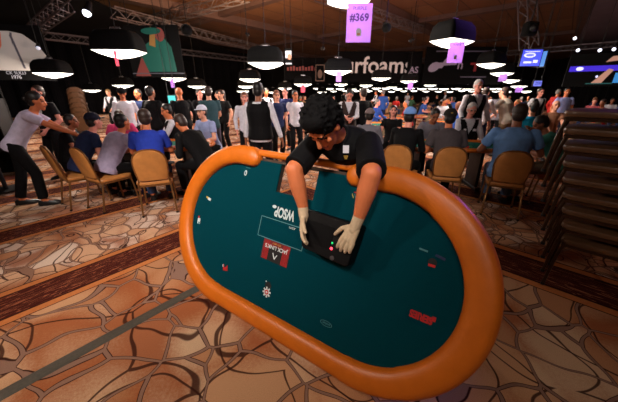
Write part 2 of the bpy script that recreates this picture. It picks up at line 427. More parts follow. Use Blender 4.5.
def board(outer, hole, z0, z1):
    bm = bmesh.new()
    def loop(pts):
        vs = [bm.verts.new((x, y, z0)) for x, y in pts]
        return [bm.edges.new((vs[i], vs[(i + 1) % len(vs)])) for i in range(len(vs))]
    es = loop(outer) + (loop(hole) if hole else [])
    r = bmesh.ops.triangle_fill(bm, edges=es, use_beauty=True)
    g = bmesh.ops.extrude_face_region(bm, geom=[f for f in bm.faces])
    for v in g['geom']:
        if isinstance(v, bmesh.types.BMVert): v.co.z = z1
    bmesh.ops.recalc_face_normals(bm, faces=bm.faces)
    me = bpy.data.meshes.new('board'); bm.to_mesh(me); bm.free(); return me
def hero_table():
    root = empty('poker_table', M=MT)
    tag(root, 'teal topped oval poker table with orange padded rail tipped up on its long edge', 'poker table')
    hole = [(-0.212, 0.347), (0.112, 0.347), (0.112, 0.548), (-0.212, 0.548)]
    me = board(stadium(0.61, 0.565, cy=-0.015), hole, -0.012, 0.0)
    mats = [M_FELT, M_INK_W, M_INK_R, M_INK_DR, M_INK_K, M_INK_T, M_INK_G, M_INK_B]
    ink = MB()
    def R2(x, y, w, h, mi, z=0.0012, rot=0.0):
        c, s = math.cos(rot), math.sin(rot); q = []
        for i, j in ((-1, -1), (1, -1), (1, 1), (-1, 1)): q.append((x + i * w / 2 * c - j * h / 2 * s, y + i * w / 2 * s + j * h / 2 * c, z))
        ink.add(q, [(0, 1, 2, 3)], mi)
    def T(s, x, y, size, mi, rot=PI, z=0.0016, bold=0.0, sx=1.0):
        put_text(ink, s, size, Matrix.Translation((x, y, z)) @ Matrix.Rotation(rot, 4, 'Z'), mi, bold, sx)
    # betting line rectangle
    for x, y, w, h in ((-0.09, 0.147, 0.404, 0.006), (-0.09, 0.0, 0.404, 0.006), (-0.292, 0.0735, 0.006, 0.153), (0.112, 0.0735, 0.006, 0.153)): R2(x, y, w, h, 5)
    T('WSOP', -0.092, 0.212, 0.1, 1, bold=0.0035, sx=0.62); T('.com', 0.0, 0.125, 0.03, 1)
    ink.add([(-0.192 + 0.02 * math.cos(t), 0.238 + 0.012 * math.sin(t), 0.0014) for t in [2 * PI * i / 12 for i in range(12)]], [tuple(range(12))], 1)
    R2(-0.1, -0.078, 0.246, 0.146, 3); R2(-0.1, -0.098, 0.13, 0.106, 4, 0.0016)
    for i in range(6):
        R2(-0.21 + i * 0.009, -0.078, 0.003, 0.14, 2, 0.0018); R2(0.01 - i * 0.009, -0.078, 0.003, 0.14, 2, 0.0018)
    T("JACK LINK'S", -0.1, -0.048, 0.038, 1, z=0.002, bold=0.0008); T('BEEF JERKY', -0.1, -0.02, 0.016, 6, z=0.002)
    R2(-0.108, -0.105, 0.008, 0.045, 1, 0.002, 0.5); R2(-0.088, -0.11, 0.008, 0.04, 1, 0.002, -0.5)
    # chip emblem with a spade above
    def disc(x, y, r, mi, z, n=20): ink.add([(x + r * math.cos(2 * PI * i / n), y + r * math.sin(2 * PI * i / n), z) for i in range(n)], [tuple(range(n))], mi)
    disc(-0.1, -0.372, 0.036, 4, 0.0012)
    for i in range(8):
        t = PI / 4 * i + 0.2; R2(-0.1 + 0.03 * math.cos(t), -0.372 + 0.03 * math.sin(t), 0.016, 0.012, 1, 0.0015, t)
    disc(-0.1, -0.372, 0.023, 1, 0.0018); disc(-0.1, -0.372, 0.018, 2, 0.002); disc(-0.1, -0.372, 0.008, 1, 0.0022)
    disc(-0.112, -0.322, 0.018, 4, 0.0012); disc(-0.088, -0.322, 0.018, 4, 0.0013); disc(-0.1, -0.308, 0.014, 4, 0.0014); disc(-0.124, -0.3, 0.006, 1, 0.0015)
    # the red M like emblem, faint oval, red word, small badges
    R2(-0.575, -0.35, 0.012, 0.05, 2, rot=0.3); R2(-0.545, -0.35, 0.012, 0.05, 2, rot=-0.3); R2(-0.562, -0.36, 0.012, 0.035, 2, rot=-0.5); R2(-0.535, -0.345, 0.012, 0.045, 2, rot=0.2); R2(-0.585, -0.34, 0.01, 0.02, 1, rot=0.2)
    n = 28
    for i in range(n):
        t = 2 * PI * i / n; R2(0.4 + 0.04 * math.cos(t), -0.378 + 0.016 * math.sin(t), 0.009, 0.003, 5, rot=math.atan2(0.016 * math.cos(t), -0.04 * math.sin(t)))
    T('poker', 0.4, -0.378, 0.024, 5)
    T('SERIES', 0.908, -0.105, 0.052, 2, bold=0.003, sx=0.8); R2(0.968, -0.092, 0.02, 0.026, 2)
    R2(0.845, 0.235, 0.045, 0.01, 5, rot=-0.1); R2(0.93, 0.222, 0.05, 0.014, 7, rot=-0.2); disc(0.9, 0.185, 0.022, 4, 0.0013); R2(0.9, 0.168, 0.035, 0.014, 2, 0.0016)
    R2(-0.99, -0.07, 0.034, 0.05, 1, rot=0.1); R2(-1.0, -0.035, 0.02, 0.02, 2, rot=0.1); R2(-0.985, -0.085, 0.02, 0.02, 5, 0.0016)
    R2(-0.94, 0.155, 0.03, 0.016, 6, rot=-0.2); R2(-0.91, 0.145, 0.04, 0.022, 1, rot=-0.2)
    T('0', -0.546, 0.435, 0.06, 1, bold=0.001); R2(-0.53, 0.475, 0.05, 0.003, 5)
    for i in range(4): R2(0.385 + 0.016 * i, 0.435, 0.004, 0.03, 5 if i % 2 else 6, rot=0.5)
    R2(0.41, 0.458, 0.045, 0.008, 2)
    im = ink.mesh('ink', mats); bm = bmesh.new(); bm.from_mesh(me); bm.from_mesh(im)
    bmesh.ops.recalc_face_normals(bm, faces=bm.faces)
    for f in bm.faces:
        if f.material_index and f.normal.z < 0: f.normal_flip()
    me.clear_geometry(); me.materials.clear()
    for m in mats: me.materials.append(m)
    bm.to_mesh(me); bm.free()
    link('playing_surface', me, root)
    b2 = board(stadium(0.60, 0.575, cy=-0.005), hole, -0.045, -0.0125); b2.materials.append(M_BOARD); link('base_board', b2, root)
    # padded rail, open at the dealer's place
    a, ro, w = 0.585, 0.570, 0.152
    path = []
    def P(x, y, nx, ny, ww): path.append((V((x, y, 0)), V((nx, ny, 0)), ww))
    rc = ro; yc = 0.0
    xs_r, xs_l = 0.40, -0.49
    m = 8
    for i in range(m): x = xs_r + (a - xs_r) * i / m; P(x, rc - .002, 0, 1, w)
    for i in range(49): t = PI / 2 - PI * i / 48; P(a + rc * math.cos(t), rc * math.sin(t), math.cos(t), math.sin(t), w * (1.06 if abs(t) < 1 else 1.0))
    for i in range(1, 40): P(a - 2 * a * i / 40, -rc, 0, -1, w * 0.93)
    for i in range(49): t = -PI / 2 - PI * i / 48; P(-a + rc * math.cos(t), rc * math.sin(t), math.cos(t), math.sin(t), w)
    for i in range(1, m + 1): x = -a + (xs_l + a) * i / m; P(x, rc - .002, 0, 1, w)
    N = len(path); prof = []
    K = 20
    for j in range(K):
        q = 2 * PI * j / K; c, s = math.cos(q), math.sin(q)
        px = math.copysign(abs(c) ** 0.8, c) * 0.5
        pz = 0.060 * max(0, s) ** 0.75 if s > 0 else -0.038 * min(1, abs(s) * 1.6) ** 0.7
        prof.append((px, pz))
    rings = []
    def endring(p, nn, ww, tan, k):
        sc = math.cos(k); off = tan * (ww * 0.5 * math.sin(k))
        return [p + off + nn * (px * ww * sc + (-0.012 * math.sin(k))) + V((0, 0, pz * (0.35 + 0.65 * sc))) for px, pz in prof]
    for k in (1.45, 1.15, 0.8, 0.4): rings.append(endring(path[0][0], path[0][1], path[0][2], V((-1, 0, 0)), k))
    for p, nn, ww in path: rings.append([p + nn * px * ww + V((0, 0, pz)) for px, pz in prof])
    for k in (0.4, 0.8, 1.15, 1.45): rings.append(endring(path[-1][0], path[-1][1], path[-1][2], V((1, 0, 0)), k))
    mb = MB(); mb.loft(rings); mb.build('padded_rail', M_RAIL, root, True)
    mb = MB(); r2 = []
    for i in range(21):
        x = -0.52 + 0.96 * i / 20
        r2.append([V((x, 0.606 + 0.026 * math.cos(q), 0.002 + (0.018 if math.sin(q) > 0 else 0.04) * math.sin(q))) for q in [2 * PI * j / 12 for j in range(12)]])
    mb.loft(r2); mb.build('dealer_edge_pad', M_RAIL, root, True)
    # folded metal legs on the underside
    for sx in (-1, 1):
        mb = MB(); X = sx * 0.75
        mb.tube([(X, 0.3, -0.07), (X - sx * 0.5, 0.3, -0.075), (X - sx * 0.5, -0.3, -0.075), (X, -0.3, -0.07), (X, 0.3, -0.07)], 0.016); mb.build('folding_leg', M_BLACKMETAL, root, True)
    return root
hero_table()
def tp(x, y, z=0.0): return MT @ V((x, y, z))

# card shuffler in the dealer's hands, placed in table axes
def shuffler():
    root = empty('card_shuffler', M=MT); tag(root, 'black card shuffling machine with a red and a green light gripped in gloved hands', 'card shuffler')
    z1 = 0.135; c = (V(onp(303, 208, z1)), V(onp(361, 226, z1)), V(onp(347, 268, z1)), V(onp(301, 247, z1)))
    tl, tr, br, bl = [V((p.x, p.y, 0)) for p in c]
    cen = (tl + tr + br + bl) / 4
    mb = MB(); rings = []
    for z, s in ((0.02, 0.93), (0.028, 0.97), (z1 - 0.012, 1.0), (z1 - 0.003, 0.985), (z1, 0.95)):
        ring = []
        cs = [tl, bl, br, tr]
        for i in range(4):
            p, a, b = cs[i], cs[i - 1], cs[(i + 1) % 4]
            for q in (a, b) if True else (): ring.append(cen + ((p + (q - p).normalized() * 0.012) - cen) * s + V((0, 0, z)))
        rings.append(ring)
    mb.loft(rings); mb.build('housing', mat('glossy_black_plastic', rgb(5, 4, 5), 0.5, spec=0.2), root)
    X = (tr - tl).normalized(); Y = V((-X.y, X.x, 0))
    mb = MB(); mb.box(cen - X * 0.06 + V((0, 0, z1 + 0.001)), (0.2, 0.13, 0.004), Matrix((X, Y, V((0, 0, 1)))).transposed()); mb.build('lid', mat('satin_black_plastic', rgb(5, 4, 5), 0.7, spec=0.12), root)
    for nm, p, col, e, r in (('green_light', (332.5, 243), (0.03, 0.75, 0.2), 0.7, 0.0065), ('red_light', (331.5, 248.5), (1.0, 0.04, 0.07), 4.0, 0.009)):
        q = V(onp(p[0], p[1], z1)); mb = MB(); mb.ell((q.x, q.y, z1 + 0.003), (r, r, 0.005), seg=12)
        mb.build(nm, mat(nm, col, 0.3, emit=e), root, True)
    q = V(onp(332, 258, z1)); mb = MB(); mb.lathe([(0.014, z1), (0.014, z1 + 0.004), (0.006, z1 + 0.005)], (q.x, q.y, 0), 14); mb.build('button', mat('grey_plastic', rgb(60, 52, 54), 0.5), root)
    return root
def onp(px, py, off=0.0):
    r = ray(px, py); O = V(MT.translation); C = V((0, 0, EYE)); t = (O + eN * off - C).dot(eN) / r.dot(eN); d = C + r * t - O
    return (d.dot(ex), d.dot(ev), off)
shuffler()

# cable cover strip on the carpet
mb = MB(); a = atz(0, 396, 0); b = atz(198, 288, 0); u = (b - a).normalized(); s = V((-u.y, u.x, 0)); a = a - u * 1.0; L = 5.2; rings = []
for i in range(27):
    p = a + u * (L * i / 26)
    rings.append([p + s * x + V((0, 0, z)) for x, z in ((-0.045, 0.001), (-0.03, 0.009), (-0.012, 0.012), (0.012, 0.012), (0.03, 0.009), (0.045, 0.001))])
mb.loft(rings); tag(mb.build('cable_cover', mat('grey_rubber', rgb(72, 66, 56), 0.7, vary=0.15, scale=60)), 'flat dark grey cable cover strip running over the carpet to the tipped table', 'cable cover')

# ------------------------------------------------------------------ table lamps
def rrect(w, d, z, b=0.08, n=4):
    pts = []
    for cx, cy, t0 in ((1, -1, -PI / 2), (1, 1, 0), (-1, 1, PI / 2), (-1, -1, PI)):
        for i in range(n + 1):
            t = t0 + PI / 2 * i / n; pts.append(V((cx * (w / 2 - b) + b * math.cos(t), cy * (d / 2 - b) + b * math.sin(t), z)))
    return pts
def make_lamp():
    root = empty('table_lamp')
    mb = MB()
    prof = [(1.0, 0.66, 0), (0.985, 0.65, 0.02), (0.975, 0.635, 0.16), (0.92, 0.58, 0.29), (0.76, 0.45, 0.385), (0.5, 0.28, 0.42)]
    mb.loft([rrect(w, d, z, min(.09, d * .25)) for w, d, z in prof], caps=False)
    mb.loft([rrect(w - 0.02, d - 0.02, z - 0.012, min(.085, d * .25)) for w, d, z in prof], caps=False)
    n = 20; top = len(prof) - 1
    mb.add(rrect(0.5, 0.28, 0.42, .07), [tuple(range(n))])
    a = rrect(1.0, 0.66, 0, .09); b = rrect(0.98, 0.64, -0.012, .085); mb.add(a + b, [(i, (i + 1) % n, n + (i + 1) % n, n + i) for i in range(n)])
    mb.build('shade', M_BLACK, root, True)
    mb = MB(); mb.loft([rrect(w, d, z, min(.08, d * .25)) for w, d, z in ((0.975, 0.635, 0.004), (0.965, 0.625, -0.012), (0.74, 0.47, -0.072), (0.45, 0.28, -0.122), (0.16, 0.1, -0.145))])
    mb.build('diffuser', M_DIFF, root, True)
    mb = MB(); mb.box((0, 0, 0.435), (0.16, 0.07, 0.03), bev=0.008); mb.tube([(-0.13, 0, 0.425), (-0.1, 0, 0.47), (0.1, 0, 0.47), (0.13, 0, 0.425)], 0.008); mb.build('bracket', mat('bare_metal', rgb(190, 185, 190), 0.3, 0.8), root, True)
    return root
lamp0 = make_lamp()
def place_lamp(root, loc, rz, label, group, lit=True, w=1.0):
    root.location = loc; root.rotation_euler = (0, 0, rz); tag(root, label, 'lamp', group)
    mb = MB(); mb.limb((0, 0, 0.455), (0, 0, CZ - loc[2]), 0.009 if lit else 0.006, seg=6); c = mb.build('cord', M_BLACKMETAL, root)
    if lit:
        l = light('lamp_light', 'POINT', (0, 0, -0.2), LAMP_W * w, (1.0, 0.86, 0.74), shadow_soft_size=0.05); l.parent = root
LG = 'black shaded lamps hung over the poker tables'
def hang_board(loc, rz, w, h, label, text=None, mat_=None, group=None, top=None):
    root = empty('hanging_sign', loc, rz); tag(root, label, 'sign', group)
    mb = MB(); mb.box((0, 0, -h / 2), (w, 0.004, h)); mb.build('sign_board', mat_ or M_PAPER, root)
    ink = MB(); Mx = Matrix.Rotation(PI / 2, 4, 'X')
    GREY = mat('violet_grey_ink', rgb(96, 72, 132), 0.8)
    for s, y, size, bold in (text or ()):
        put_text(ink, s, size, Matrix.Translation((0, -0.009, y)) @ Mx, 0, bold, 1.0, 0.001)
    if text:
        # crest: pale round top on a square bottle shape with a gold centre
        def q(x, z, ww, hh, mi, y=-0.0105): ink.box((x, y + 0.003, z), (ww, 0.004, hh), None, mi)
        ink.build('lettering', [GREY], root); ink = MB(); q(0, -h * 0.76, w * 0.22, h * 0.16, 1); ink.lathe([(w * 0.085, 0), (w * 0.085, 0.004)], (0, 0, 0), 16, 1) if False else None
        ink.add([V((w * 0.095 * math.cos(t), -0.0096, -h * 0.68 + h * 0.06 * math.sin(t))) for t in [2 * PI * i / 14 for i in range(14)]], [tuple(range(14))], 1)
        q(0, -h * 0.78, w * 0.12, h * 0.05, 2, -0.0125)
    if text: ink.build('crest', [GREY, M_WHITE, mat('gold_print', rgb(190, 120, 60), 0.6)], root)
    for x in (-w * 0.3, w * 0.3): mb = MB(); mb.limb((x, 0, 0), (x, 0, top if top else 0.12), 0.004, seg=5); mb.build('hanging_wire', M_BLACKMETAL, root)
    return root
near = [ # px, py of the rim, width in px, yaw, label
    (120, 51, 56, 0.06, 'big black lamp glowing in front of the green clad singer poster'),
    (53, 73, 41, 0.02, 'black lamp beside the poster of the white shirt, above the leaning woman in white'),
    (452, 41, 54, 0.55, 'large black lamp with a violet lit side, above the standing white haired dealer'),
    (491, 64, 37, 0.55, 'second black lamp, just beyond the large violet lit one'),
    (266, 63, 37, 0.0, 'black lamp hanging above the man in a black waistcoat seen from behind'),
    (349, 0, 46, 0.0, 'black lamp carrying the purple number sign, cut by the top edge'),
    (174, 78, 26, 0.0, 'small black lamp over the broad man in a black shirt seen from behind'),
    (338, 71, 28, 0.0, 'small black lamp with a violet slip under it, over the curly dark hair'),
    (381, 78, 20, 0.0, 'small black lamp under the white lettered banner'),
    (123, 85, 22, 0.0, 'small black lamp directly below the largest one and its pink slip'),
    (92, 90, 19, 0.0, 'small black lamp over the leaning stack of chairs in the background'),
]
LOC = {}
for i, (px, py, w, rz, lab) in enumerate(near):
    o = lamp0 if i == 0 else copy_tree(lamp0)
    for ch in list(o.children):
        if i and (ch.type == 'LIGHT' or ch.name.startswith('cord')): bpy.data.objects.remove(ch)
    d = F_PX * (1.0 + 0.42 * abs(px - 309) / F_PX) / w * (1.08 if rz > .3 else 1); LOC[px] = atdepth(px, py, d); place_lamp(o, LOC[px], rz, lab, LG, True, 1.5 if w > 30 else 0.8)
mid = [(197, 86, 19), (206, 91, 14), (152, 91, 12), (250, 79, 22), (246, 86, 17), (243, 91, 13), (273, 92, 10), (285, 88, 14), (303, 84, 18), (341, 84, 14),
       (366, 85, 14), (409, 81, 18), (430, 85, 13), (502, 73, 28), (510, 80, 24), (519, 86, 20), (526, 91, 15), (322, 92, 10), (392, 87, 11), (8, 89, 12)]
midlab = {13: 'third black lamp counted from the large violet lit one, beside the bright blue screen', 14: 'fourth black lamp in the row running back under the bright blue screen', 15: 'fifth black lamp of the row under the bright blue screen, near the lower screen', 16: 'last lit lamp of the row ending by the lower blue screen',
          0: 'small black lamp above the bald man in black', 1: 'tiny lamp right of the bald man in black, lower of the pair there', 2: 'tiny lamp above the dark haired man between two standing shirts', 6: 'tiny lamp above the auburn haired woman beside the walking dealer', 7: 'small lamp above the man in the blue black shirt', 9: 'small lamp just under the one over the curly dark hair', 10: 'small lamp just left below the white lettered banner', 12: 'small lamp below the swoosh emblem of the wide dark banner', 17: 'tiny lamp touching the top of the curly dark hair', 18: 'tiny lamp above the light blue cap', 19: 'tiny lamp at the left edge over the display shelf', 3: 'small lamp just left of the near one over the waistcoat man, upper of three', 4: 'middle of the three small lamps left of the waistcoat man', 5: 'lowest of the three small lamps left of the waistcoat man', 8: 'small lamp with a white slip just beside the curly dark hair', 11: 'small lamp with a lilac slip between the two lettered banners'}
def bare(o):
    for ch in list(o.children):
        if ch.type == 'LIGHT' or ch.name.startswith('cord'): bpy.data.objects.remove(ch)
    return o
for i, (px, py, w) in enumerate(mid):
    o = bare(copy_tree(lamp0)); lit = w > 13; LOC[px] = atdepth(px, py, F_PX * (1.0 + 0.42 * abs(px - 309) / F_PX) / w)
    place_lamp(o, LOC[px], 0.5 if i in midlab and 13 <= i <= 16 else 0.0, midlab.get(i, 'one of the small far lamps strung out above the distant crowd'), LG, lit, 0.5)
ORD = 'first second third fourth fifth sixth seventh eighth ninth tenth eleventh twelfth thirteenth fourteenth fifteenth sixteenth seventeenth'.split()
for i in range(34):   # the farthest rows
    row = i % 2; px = 318 + (i // 2) * 11.5 + row * 5 + rnd.uniform(-1, 1); w = (9.0, 6.6)[row]; py = (88.6, 91.0)[row] + rnd.uniform(-0.6, 0.6)
    o = bare(copy_tree(lamp0)); place_lamp(o, atdepth(px, py, F_PX / w), 0, '%s lamp from the left in the %s of the two farthest lamp rows' % (ORD[i // 2], ('nearer', 'farther')[row]), 'farthest rows of table lamps', False)
# lamps outside the picture that light the foreground
for x, y, z, w in ((-2.3, 0.9, 3.0, 0.5), (0.4, -1.3, 3.0, 0.2)):
    o = bare(copy_tree(lamp0)); place_lamp(o, V((x, y, z)), 0.3, 'black table lamp hung outside the picture %s' % ('over the left foreground carpet' if x < 0 else 'behind the photographer'), 'lamps near the photographer', True, w)
# signs hung under lamps: (lamp, px shift, gap px, width px, height px)
def paper(name, c):
    m = mat(name, c, 0.8); nt = m.node_tree; b = nt.nodes['Principled BSDF']; t = nt.nodes.new('ShaderNodeBsdfTranslucent'); t.inputs[0].default_value = (*c, 1)
    x = nt.nodes.new('ShaderNodeMixShader'); x.inputs[0].default_value = 0.5; nt.links.new(b.outputs[0], x.inputs[1]); nt.links.new(t.outputs[0], x.inputs[2]); nt.links.new(x.outputs[0], nt.nodes['Material Output'].inputs[0]); return m
SPAPER = paper('sign_lilac_paper', rgb(206, 170, 236)); PPAPER = paper('pink_paper', rgb(230, 130, 150))
def sign_under(key, dx, gap, w, h, lab, text=None, paper=None, rz=0.0):
    Lp = LOC[key]; d = Lp.y * CT + (EYE - Lp.z) * ST; k = d / F_PX
    g = 0.035 + gap * k; P0 = Lp + V((dx * k, -0.35, -g)); W_, H_ = w * k, h * k
    tx = [(t, H_ * fy, H_ * fs, b) for t, fy, fs, b in (text or ())]
    hang_board(P0, rz, W_, H_, lab, tx, paper or SPAPER, None, g + 0.03)
sign_under(349, 9, 5, 24.5, 33, 'purple sign reading #369 hanging from the lamp cut by the top edge', (('PURPLE', -0.13, 0.12, 0), ('#369', -0.36, 0.27, 0.006)))
sign_under(452, -1, 1.5, 15, 18, 'lilac sign hanging under the large violet lit lamp', (('PURPLE', -0.14, 0.13, 0),))
sign_under(338, 0, 0.3, 5, 9, 'narrow violet slip hanging under the small lamp over the curly dark hair')
sign_under(303, 0, 0.3, 4, 7, 'narrow pink slip under the small lamp beside the curly dark hair', None, PPAPER)
sign_under(409, 0, 0.3, 5, 7, 'small lilac sign under the lamp between the two lettered banners')
sign_under(502, -3, 0.4, 8, 7, 'violet sign under the third lamp from the large violet lit one')
sign_under(174, 1, 0.3, 3.5, 8, 'narrow white slip under the lamp by the teal screen')
sign_under(120, 4, 0.3, 3, 13, 'pink slip hanging below the largest lamp', None, PPAPER)
sign_under(519, -3, 0.4, 7, 5, 'violet sign under the fifth lamp in the row by the blue screen')

# ------------------------------------------------------------------ banquet chairs (front = +Y)
def make_chair(dark=False):  # dark: same chair with shade put into its colours
    root = empty('banquet_chair'); fm = M_BRASS if not dark else mat('shaded_bronze_metal', rgb(70, 48, 32), 0.3, 0.7, vary=0.15)  # dark copy is the bronze as it looks in shade
    vm = M_CHAIRV if not dark else mat('shadow_tan_vinyl', rgb(92, 62, 40), 0.35, vary=0.1, scale=14)  # dark copy is the tan vinyl with shade painted in
    # seat cushion
    mb = MB(); prof = [(0.40, 0.40, 0.428), (0.44, 0.44, 0.433), (0.455, 0.455, 0.455), (0.445, 0.445, 0.473), (0.36, 0.36, 0.486)]
    mb.loft([rrect(w, d, z, 0.07) for w, d, z in prof]); mb.build('seat', vm, root, True)
    mb = MB()
    for a, b in (((-.2, .2, .415), (.2, .2, .415)), ((-.2, -.2, .415), (.2, -.2, .415)), ((-.2, -.2, .415), (-.2, .2, .415)), ((.2, -.2, .415), (.2, .2, .415))): mb.bar(a, b, 0.024, 0.024)
    mb.build('seat_frame', fm, root)
    # back pad with a rounded crown
    mb = MB(); rings = []
    zs = [(0.50, 0.155), (0.52, 0.172), (0.60, 0.184), (0.72, 0.192), (0.79, 0.188), (0.845, 0.165), (0.885, 0.128), (0.908, 0.08), (0.916, 0.035)]
    for z, hw in zs:
        y = -0.215 - (z - 0.45) * 0.22; t = 0.026
        rings.append([V((x * hw, y + dy, z)) for x, dy in ((-1, -.4 * t), (-.85, -t), (-.3, -t * 1.15), (.3, -t * 1.15), (.85, -t), (1, -.4 * t), (1, .4 * t), (.85, t), (.3, t * 1.3), (-.3, t * 1.3), (-.85, t), (-1, .4 * t))])
    mb.loft(rings); mb.build('backrest', vm, root, True)
    mb = MB(); pts = []
    for z, hw in [(0.415, 0.19)] + zs[1:]: pts.append(V((hw + 0.008, -0.215 - (z - 0.45) * 0.22, z + (0.006 if z > .8 else 0))))
    pts += [V((0, pts[-1].y, 0.924))] + [V((-p.x, p.y, p.z)) for p in pts[::-1]]
    mb.tube(pts, 0.011, 6); mb.build('back_frame', fm, root, True)
    for sx in (-1, 1):
        mb = MB(); mb.tube([(sx * .195, .195, .415), (sx * .2, .215, .3), (sx * .215, .235, 0.012)], 0.0125, 8); lg = mb.build('leg', fm, root, True); mb = MB(); mb.lathe([(.016, 0), (.016, .022)], (sx * .215, .235, 0), 8); mb.build('rubber_foot', M_BLACKMETAL, lg)
        mb = MB(); mb.tube([(sx * .195, -.195, .425), (sx * .2, -.22, .3), (sx * .215, -.285, 0.012)], 0.0125, 8); lg = mb.build('leg', fm, root, True); mb = MB(); mb.lathe([(.016, 0), (.016, .022)], (sx * .215, -.285, 0), 8); mb.build('rubber_foot', M_BLACKMETAL, lg)
    return root
chair0 = make_chair(); used = [False]
def chair(x, y, rz, label, group=None, z=0.0, src=None):
    if src is None:
        src = chair0
        if not used[0]: used[0] = True; o = chair0
        else: o = copy_tree(chair0)
    else: o = copy_tree(src)
    o.location = (x, y, z); o.rotation_euler = (0, 0, rz); tag(o, label, 'chair', group); return o

# ------------------------------------------------------------------ people
def ik(a, t, l1, l2, hint):
    a, t = V(a), V(t); d = t - a; L = min(d.length, (l1 + l2) * 0.999); u = d.normalized(); t2 = a + u * L
    x = (l1 * l1 - l2 * l2 + L * L) / (2 * L); h = math.sqrt(max(0, l1 * l1 - x * x))
    hv = V(hint) - u * V(hint).dot(u)
    hv = hv.normalized() if hv.length > 1e-4 else u.orthogonal().normalized()
    return a + u * x + hv * h, t2
def basis(fwd, up=(0, 0, 1)):
    f = V(fwd).normalized(); r = f.cross(V(up)); r = r.normalized() if r.length > 1e-4 else V((1, 0, 0)); u = r.cross(f)
    return Matrix((r, f, u)).transposed()
def hand(mb, wrist, tip_dir, palm_n, side, s, curl=0.6, seg=7, grow=0.0, thumb_out=1.0):
    """palm, four fingers of different lengths and a thumb that leaves the side of the palm. side=+1: right hand"""
    f = V(tip_dir).normalized(); n = (V(palm_n) - f * V(palm_n).dot(f)).normalized(); r = f.cross(n) * side   # r points to the thumb side
    g = grow
    def P(a, b, c): return wrist + f * a * s + r * b * s + n * c * s
    for b in (-0.026, -0.009, 0.009, 0.026): mb.limb(P(0.012, b * 0.62, 0), P(0.082, b, 0), (0.0145 + g) * s, (0.0125 + g) * s, seg)
    mb.limb(P(-0.03, 0, 0), P(0.02, 0, 0), (0.024 + g) * s, (0.022 + g) * s, seg + 2)
    for b, L in ((-0.033, 0.058), (-0.012, 0.074), (0.010, 0.080), (0.031, 0.072)):
        p = P(0.085, b, 0); a = curl * 0.45; ln = L * s; d = f
        for k, (fr, rr) in enumerate(((0.46, 0.0092), (0.30, 0.0084), (0.24, 0.0076))):
            dd = (f * math.cos(a) + n * math.sin(a) + r * (b * 1.6)).normalized(); q = p + dd * ln * fr
            mb.limb(p, q, (rr + g) * s, (rr * 0.93 + g) * s, seg); p = q; a += curl * 0.75
    p = P(0.022, 0.026, 0.002); d1_ = (f * 0.62 + r * 0.75 * thumb_out + n * 0.25).normalized(); q = p + d1_ * 0.042 * s; mb.limb(p, q, (0.0135 + g) * s, (0.0105 + g) * s, seg)
    d2_ = (f * 0.85 + r * 0.38 * thumb_out + n * (0.2 + curl * 0.3)).normalized(); q2 = q + d2_ * 0.034 * s; mb.limb(q, q2, (0.0105 + g) * s, (0.0095 + g) * s, seg)
    q3 = q2 + (d2_ + n * curl * 0.4).normalized() * 0.026 * s; mb.limb(q2, q3, (0.0095 + g) * s, (0.008 + g) * s, seg)
def slerpv(a, b, t): return V(a).lerp(V(b), t)
